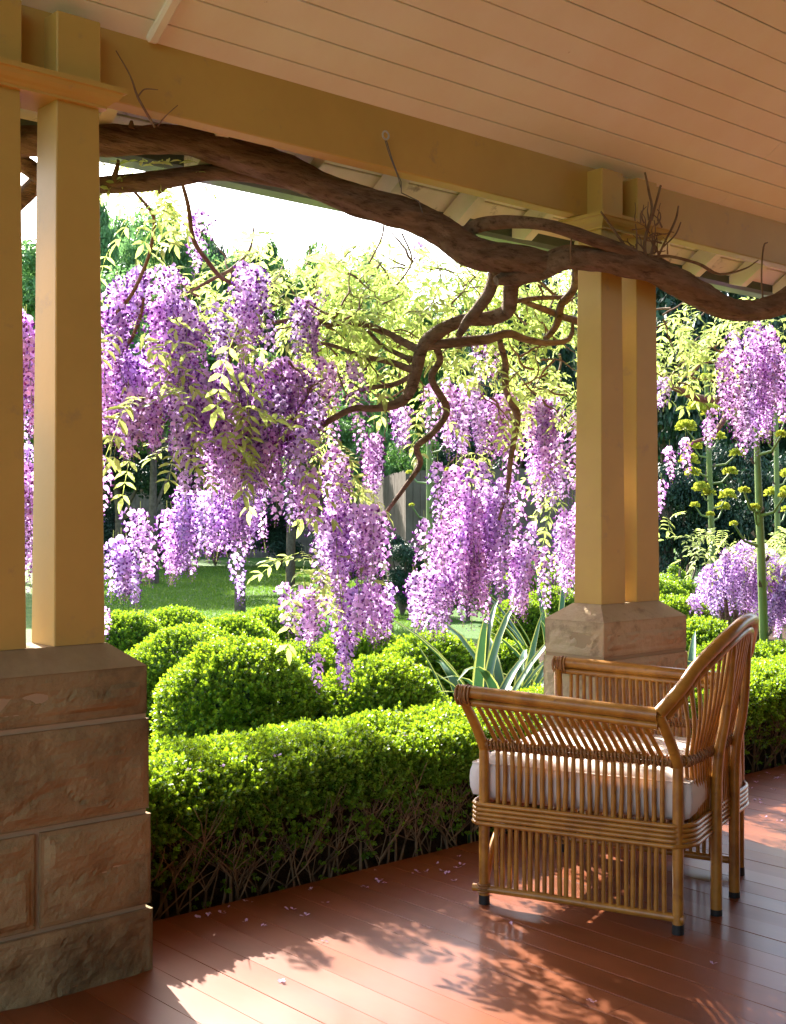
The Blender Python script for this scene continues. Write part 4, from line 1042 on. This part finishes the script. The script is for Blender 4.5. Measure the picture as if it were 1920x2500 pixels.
flower_stalk(1530, 13, 700, 6.5, 'green stalk with many yellow flower heads right of the far posts',
             [(-62, 840, 15), (-40, 872, 16), (-10, 880, 16), (-65, 915, 17), (-48, 955, 14), (-58, 985, 16), (-50, 1012, 13), (-32, 1045, 15), (-15, 1055, 11), (25, 1060, 14), (15, 1085, 12), (40, 885, 13), (5, 935, 13), (45, 970, 12), (30, 1010, 12), (-20, 810, 12), (10, 800, 14), (-45, 1080, 8), (-12, 1100, 7), (20, 760, 12), (-30, 770, 12)], -25)
flower_stalk(1640, 8.1, 800, 9.5, 'thick green stalk rising behind the top of the chair back', [(-72, 1120, 7), (-28, 1085, 9), (-50, 1050, 10), (35, 1060, 9), (30, 930, 10)], -28)
flower_stalk(1665, 14, 700, 6, 'green stalk with yellow heads at the right edge behind the thick stalk', [(-15, 1055, 13), (18, 1015, 13), (15, 1050, 11), (-30, 930, 10), (15, 1090, 9), (12, 900, 12)], -10)
flower_stalk(920, 12, 840, 7.5, 'yellowish stalk standing between the wisteria clusters in the middle', [(-40, 1080, 5), (38, 1005, 6), (30, 1130, 5), (-45, 1010, 6), (35, 940, 7)], -4)

# ================================================================== TREES, FENCE, FAR HEDGES
def leaf_cloud(seed, n, clumps, leaf=.07, lens=1.0):
    r_ = np.random.RandomState(seed)
    c = r_.normal(size=(clumps, 3)); c /= np.linalg.norm(c, axis=1, keepdims=True); c *= (r_.rand(clumps, 1) ** .4) * .78
    k = r_.randint(0, clumps, n); rad = r_.uniform(.16, .34, clumps)
    D = r_.normal(size=(n, 3)); D /= np.linalg.norm(D, axis=1, keepdims=True)
    P = c[k] + D * (rad[k] * r_.rand(n) ** .45)[:, None] * np.array([1, 1, .75])
    N = D * .6 + r_.normal(size=(n, 3)) * .6 + [0, 0, .5]
    T = np.array([(0, 0, 0), (.5, .28, .05), (1, 0, -.08), (.5, -.28, .05)]); TF = np.array([(0, 1, 2, 3)])
    V, F = scatter(P, frames(N, r_.normal(size=(n, 3)) + [0, 0, -.4]), r_.uniform(.7, 1.4, n) * leaf, T, TF)
    return V, F, c
CL = {}
def cloud(i, m):
    if (i, m) not in CL:
        V, F, c = leaf_cloud(100 + i, [20000, 24000, 11000][i], [26, 34, 18][i], [.055, .048, .06][i]); o = np_mesh('crown', V, F, M[m]); CL[i, m] = (o.data, c); bpy.data.objects.remove(o)
    return CL[i, m]
def tree(px, d, ytop, ybot, wpx, m, vi, label, tr=.12, name='tree', cat='tree', bark='trunk', group='trees beyond the lawn'):
    g = gr(px, d, -.12); t = thing(name, g, label, cat, group)
    zt, zb = atd(px, ytop, d).z, atd(px, ybot, d).z; hh = (zt - zb) / 2; rw = wpx / 2 / FPX * d; cz_ = (zt + zb) / 2
    me, c = cloud(vi, m); rz = rnd.uniform(0, 6.28)
    o = bpy.data.objects.new('crown', me); sc.collection.objects.link(o); o.parent = t; o.location = (0, 0, cz_ + .12); o.scale = (rw, rw, hh); o.rotation_euler = (0, 0, rz)
    b = MB(); top = Vector((g.x, g.y, cz_ - hh * .1)); lean = Vector((rnd.uniform(-.3, .3), rnd.uniform(-.3, .3), 0)) * .3
    m1 = g.lerp(top, .45) + lean
    b.tube([p[:3] for p in smooth_path([(*g, tr), (*m1, tr * .8), (*top, tr * .45)], 5)], [p[3] for p in smooth_path([(*g, tr), (*m1, tr * .8), (*top, tr * .45)], 5)], 9); b.build('trunk', M[bark], t)
    for j in range(7):
        q = c[j * 2]; ca, sa = math.cos(rz), math.sin(rz)
        tip = Vector((g.x + (q[0] * ca - q[1] * sa) * rw, g.y + (q[0] * sa + q[1] * ca) * rw, cz_ + q[2] * hh)); st = g.lerp(top, rnd.uniform(.4, .95)) + lean * .8
        b = MB(); b.tube([st, st.lerp(tip, .5) + Vector((0, 0, hh * .08)), tip], [tr * .4, tr * .25, tr * .08], 6); b.build('limb', M[bark], t)
    return t
tree(90, 42, 400, 1110, 330, 'treeleaf', 0, 'green tree seen between the near left posts')
tree(300, 46, 345, 1050, 300, 'palegreen', 1, 'tall pale green tree against the sky right of the near posts')
tree(430, 50, 390, 1050, 260, 'treeleaf', 0, 'mid-green tree behind the tall pale one')
tree(520, 44, 435, 1080, 200, 'darkleaf', 1, 'darker tree left of the sky gap centre')
tree(660, 52, 415, 1060, 190, 'treeleaf', 2, 'thin open tree below the dip of the vine trunk')
tree(800, 55, 460, 1060, 190, 'palegreen', 2, 'wispy tree low against the sky in the middle')
tree(960, 46, 560, 1080, 260, 'treeleaf', 1, 'green tree behind the middle of the wisteria')
tree(1130, 38, 470, 1120, 280, 'darkleaf', 0, 'dark tree left of the far posts')
tree(1250, 34, 470, 1120, 240, 'darkleaf', 1, 'dark tree behind the far posts')
tree(1420, 30, 400, 1150, 380, 'darkleaf', 0, 'dark evergreen right of the far posts')
tree(1560, 28, 400, 1160, 380, 'darkleaf', 1, 'dark evergreen behind the flower stalks')
tree(1720, 27, 400, 1160, 380, 'darkleaf', 0, 'dark evergreen at the right edge')
tree(513, 18, 690, 1060, 460, 'treeleaf', 0, 'young tree with a slim dark trunk standing in the lawn', .085)
tree(245, 27, 820, 1130, 330, 'darkleaf', 1, 'dark low-branched tree behind the lawn at the left', .13)
tree(400, 30, 880, 1130, 240, 'darkleaf', 0, 'dark tree in front of the fence behind the lawn', .1)
tree(690, 24, 820, 1120, 220, 'treeleaf', 1, 'green tree behind the lowest wisteria clusters', .09)
tree(880, 23, 880, 1120, 130, 'treeleaf', 2, 'slender tree with pale grey trunk near the paling fence', .09, bark='pale_trunk')
tree(760, 30, 780, 1120, 200, 'palegreen', 0, 'bright green tree in the gap at the middle', .1)
tree(130, 27, 520, 1040, 330, 'treeleaf', 1, 'green tree behind the near left posts beyond the lawn', .12)
tree(-120, 24, 500, 1040, 360, 'treeleaf', 0, 'green tree beyond the lawn just outside the left edge', .12)
tree(330, 25, 760, 1010, 260, 'treeleaf', 2, 'leafy tree over the far lawn behind the left wisteria', .1)
tree(620, 24, 760, 1060, 220, 'darkleaf', 1, 'dark leafy tree behind the densest wisteria', .1)
tree(1010, 24, 740, 1090, 240, 'darkleaf', 0, 'dark tree behind the long hanging clusters', .1)
tree(1100, 20, 760, 1090, 220, 'darkleaf', 1, 'dark tree left of the far posts near the fence', .1)
tree(152, 21, 450, 900, 400, 'palegreen', 2, 'leafy green tree whose trunk is hidden by the near left posts', .12)
tree(238, 38, 375, 1000, 240, 'palegreen', 0, 'pale hazy tree at the left against the sky', .12)
tree(350, 41, 405, 1000, 230, 'treeleaf', 1, 'green tree left of the centre of the sky gap', .12)
tree(455, 43, 450, 1000, 200, 'palegreen', 1, 'pale tree low behind the left wisteria', .12)
tree(590, 44, 455, 1000, 190, 'treeleaf', 0, 'green tree low in the sky gap', .12)
tree(735, 47, 470, 1000, 200, 'palegreen', 1, 'pale tree behind the young wisteria leaves', .12)
tree(200, 34, 560, 1030, 300, 'treeleaf', 0, 'dense green tree over the far left of the lawn', .12)
tree(30, 26, 560, 1020, 300, 'treeleaf', 1, 'dense green tree left of the lawn', .12)
# far background belt, only a mass
V, F, c = leaf_cloud(77, 26000, 120, .09)
P0 = np.array(gr(-300, 75)); P1 = np.array(gr(2100, 60)); t_ = nr.rand(26000)
off_ = np.repeat((P0[None] + (P1 - P0)[None] * t_[:, None]), 4, axis=0) * 1.0
z_ = nr.rand(26000) ** .8 * 11; zz = np.repeat(z_, 4)
Vb = V * 1.0; cen = V.reshape(-1, 4, 3).mean(1); loc = (V.reshape(-1, 4, 3) - cen[:, None]).reshape(-1, 3) * 12
ctr = np.repeat(cen * 3, 4, axis=0); Vb = loc + ctr + off_; Vb[:, 2] = loc[:, 2] + zz - .1
tag(np_mesh('distant_trees', Vb, F, M['treeleaf']), 'belt of far-off green trees behind the garden', 'trees', kind='stuff')

# low dark hedges and shrubs round the lawn
def shrub(px, d, ztop, wpx, m, vi, label, hh=None):
    g = gr(px, d, -.12); t = thing('shrub', g, label, 'shrub', 'dark shrubs round the lawn'); me, c = cloud(vi, m)
    o = bpy.data.objects.new('foliage', me); sc.collection.objects.link(o); o.parent = t; rw = wpx / 2 / FPX * d; h = (ztop + .12) / 2
    o.location = (0, 0, h * .95); o.scale = (rw, rw, h); o.rotation_euler = (0, 0, rnd.uniform(0, 6))
    b = MB()
    for j in range(6):
        q = c[j]; b.tube([(g.x, g.y, -.12), (g.x + q[0] * rw * .5, g.y + q[1] * rw * .5, h * .6), (g.x + q[0] * rw, g.y + q[1] * rw, h + q[2] * h)], [.03, .02, .01], 5)
    b.build('stem', M['trunk'], t)
i = 0
labs = ['far left behind the posts', 'left of the dark tree trunk', 'right of the dark tree trunk', 'left of the lawn tree', 'right of the lawn tree', 'beyond the lawn under the middle clusters', 'in front of the paling fence', 'below the paling fence at its right',
        'just left of the far posts', 'right of the far posts in deep shade', 'behind the yellow flower heads', 'at the right edge in deep shade']
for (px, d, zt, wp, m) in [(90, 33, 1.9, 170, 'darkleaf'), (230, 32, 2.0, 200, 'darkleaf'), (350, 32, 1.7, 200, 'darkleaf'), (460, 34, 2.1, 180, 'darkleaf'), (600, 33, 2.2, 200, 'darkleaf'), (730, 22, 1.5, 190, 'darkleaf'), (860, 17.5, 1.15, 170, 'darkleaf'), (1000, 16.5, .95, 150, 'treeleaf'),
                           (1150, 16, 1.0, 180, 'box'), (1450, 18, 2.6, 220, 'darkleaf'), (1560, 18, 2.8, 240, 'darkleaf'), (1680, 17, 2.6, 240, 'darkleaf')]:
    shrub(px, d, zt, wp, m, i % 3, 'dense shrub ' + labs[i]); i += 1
for (px, d, zt, wp, lb) in [(1440, 13.5, .86, 170, 'bright leafy shrub row right of the far posts in front of the dark hedge'), (1560, 14, .84, 170, 'bright leafy shrub behind the lilac mound'), (1180, 12.5, .75, 110, 'bright leafy shrub left of the far posts')]:
    shrub(px, d, zt, wp, 'box', 0, lb)
# paling fence
runs = [(gr(-60, 43, 0), gr(700, 39, 0)), (gr(700, 39, 0), gr(868, 20, 0)), (gr(868, 20, 0), gr(1440, 18, 0))]
fence = thing('paling_fence', runs[0][0], 'long weathered timber paling fence at the end of the garden', 'fence')
tot = sum((b_ - a_).length for a_, b_ in runs)
for fa, fb in runs:
    nf = int(294 * (fb - fa).length / tot); dv = (fb - fa) / nf; dn = dv.normalized(); prp = Vector((-dn.y, dn.x, 0))
    for i in range(nf):
        c = fa + dv * (i + .5); h = 1.98 + rnd.uniform(-.02, .02); w_ = dv.length * .46; b = MB(); vs = []
        for sy in (-.009, .009):
            for sx, z in ((-w_, -.12), (w_, -.12), (w_, h), (-w_, h)): vs.append(c + dn * sx + prp * (sy + rnd.uniform(0, .006)) + Vector((0, 0, z)))
        b.add(vs, [(0, 1, 2, 3)[::-1], (4, 5, 6, 7), (0, 1, 5, 4), (1, 2, 6, 5), (2, 3, 7, 6), (3, 0, 4, 7)]); b.build('paling', M['fence'], fence)
    for z in (.35, 1.6):
        b = MB(); b.tube([fa + prp * .05 + Vector((0, 0, z)), fb + prp * .05 + Vector((0, 0, z))], .035, 4); b.build('rail', M['fence'], fence)

# grass blades on the near part of the lawn
n = 70000
dd = 11 + 22 * nr.rand(n) ** 1.3; px = nr.uniform(180, 950, n); s = (px * 1.142857 - 960) / 3034.0
X = (FW[0] + RT[0] * s) * dd; Y = (FW[1] + RT[1] * s) * dd; ok = Y > 9.6; X, Y, dd = X[ok], Y[ok], dd[ok]; n = len(X)
a = nr.uniform(0, 6.28, n); T0 = np.stack([X, Y, np.full(n, -.124)], 1); wv = np.stack([np.cos(a), np.sin(a), 0 * a], 1) * (.006 * dd / 14)[:, None]
tip = T0 + np.stack([nr.normal(0, .015, n), nr.normal(0, .015, n), nr.uniform(.02, .05, n)], 1)
V = np.stack([T0 - wv, T0 + wv, tip], 1).reshape(-1, 3); F = np.arange(3 * n).reshape(-1, 3)
tag(np_mesh('grass', V, F, M['grass']), 'short mown grass of the lawn', 'grass', kind='stuff')

# fallen blossoms on the boards
spots = [(548, 2220 / 1.1429), (542, 1935)]
fl_pts = [(i_, 2254 - .2487 * (i_ - 377) + rnd.uniform(5, 60)) for i_ in [rnd.uniform(400, 1130) for q_ in range(14)]] + [(rnd.uniform(1830, 1910), rnd.uniform(1890, 2010)) for q_ in range(8)]
fl_extra = fl_pts
fl_pts = [(560, 2216), (545, 2230), (510, 2236), (747, 2236), (1063, 2110), (1083, 2126), (1010, 2132), (1120, 2092), (1115, 2120), (1110, 2150), (900, 2120), (640, 2262), (1230, 2120), (1250, 2260), (1745, 2355), (1890, 1930), (1845, 1955), (1862, 1963), (1900, 1900), (1850, 1895), (1320, 2050), (1450, 2445), (690, 2400), (800, 2300)]
UL = {0: 'fallen lilac floret at the hedge edge closest to the near pier', 3: 'single lilac floret lying alone on the shaded boards in the middle', 12: 'lilac petal on the boards under the chair front', 13: 'pale speck of petal in the shadow just in front of the chair', 14: 'petal on the dark boards at the lower right', 21: 'petal on the dark boards at the bottom of the picture', 22: 'petals on the shadow edge of the sunlit boards', 23: 'petal out on the sunlit boards', 20: 'petal on the boards under the seat'}
lw = ['tiny fallen lilac petals on the floor boards near the hedge', 'tiny fallen lilac petals out on the open boards']
for i, (sx, sy) in enumerate(fl_pts + fl_extra):
    d = HCAM * 3034 / (sy - 1253); p = atd(sx / 1.142857, sy / 1.142857, d)
    if p.y > 3.44: p.y = 3.42
    b = MB()
    for k_ in range(rnd.randint(2, 4)):
        a = rnd.uniform(0, 6.28); o_ = Vector((rnd.uniform(-.01, .01), rnd.uniform(-.01, .01), .003)); u = Vector((math.cos(a), math.sin(a), 0)); v = Vector((-math.sin(a), math.cos(a), 0)); s = rnd.uniform(.006, .010)
        b.add([p + o_, p + o_ + u * s + v * s * .6 + Vector((0, 0, .004)), p + o_ + u * s * 1.8 + Vector((0, 0, .006)), p + o_ + u * s - v * s * .6 + Vector((0, 0, .005))], [(0, 1, 2), (0, 2, 3)])
    cx_ = Vector((p.x, p.y, 0)); b.v = [(v[0] - cx_.x, v[1] - cx_.y, v[2] if v[2] > 0 else .003) for v in b.v]
    o = b.build('fallen_blossom', M['blossom']); o.location = (p.x, p.y, .0005 - min(v[2] for v in b.v) + .001)
    if i in UL: tag(o, UL[i], 'blossom', 'fallen blossoms on the verandah boards')
    else: tag(o, lw[0], 'blossom', 'fallen blossoms on the verandah boards')

# blossoms caught on top of the hedge
for i in range(18):
    px, py = rnd.uniform(340, 960), 0
    y = rnd.uniform(3.56, 4.1); p = at(px, 1500, y); p.z = .425
    b = MB()
    for k_ in range(3):
        a = rnd.uniform(0, 6.28); u = Vector((math.cos(a), math.sin(a), 0)); v = Vector((-math.sin(a), math.cos(a), 0)); s_ = rnd.uniform(.007, .011)
        b.add([Vector((0, 0, 0)), u * s_ + v * s_ * .6 + Vector((0, 0, .005)), u * s_ * 1.8 + Vector((0, 0, .008)), u * s_ - v * s_ * .6 + Vector((0, 0, .006))], [(0, 1, 2), (0, 2, 3)])
    o = b.build('fallen_blossom', M['blossom']); o.location = p
    tag(o, 'tiny lilac petals caught on the leafy top of the low hedge', 'blossom', 'fallen blossoms caught on the low hedge')
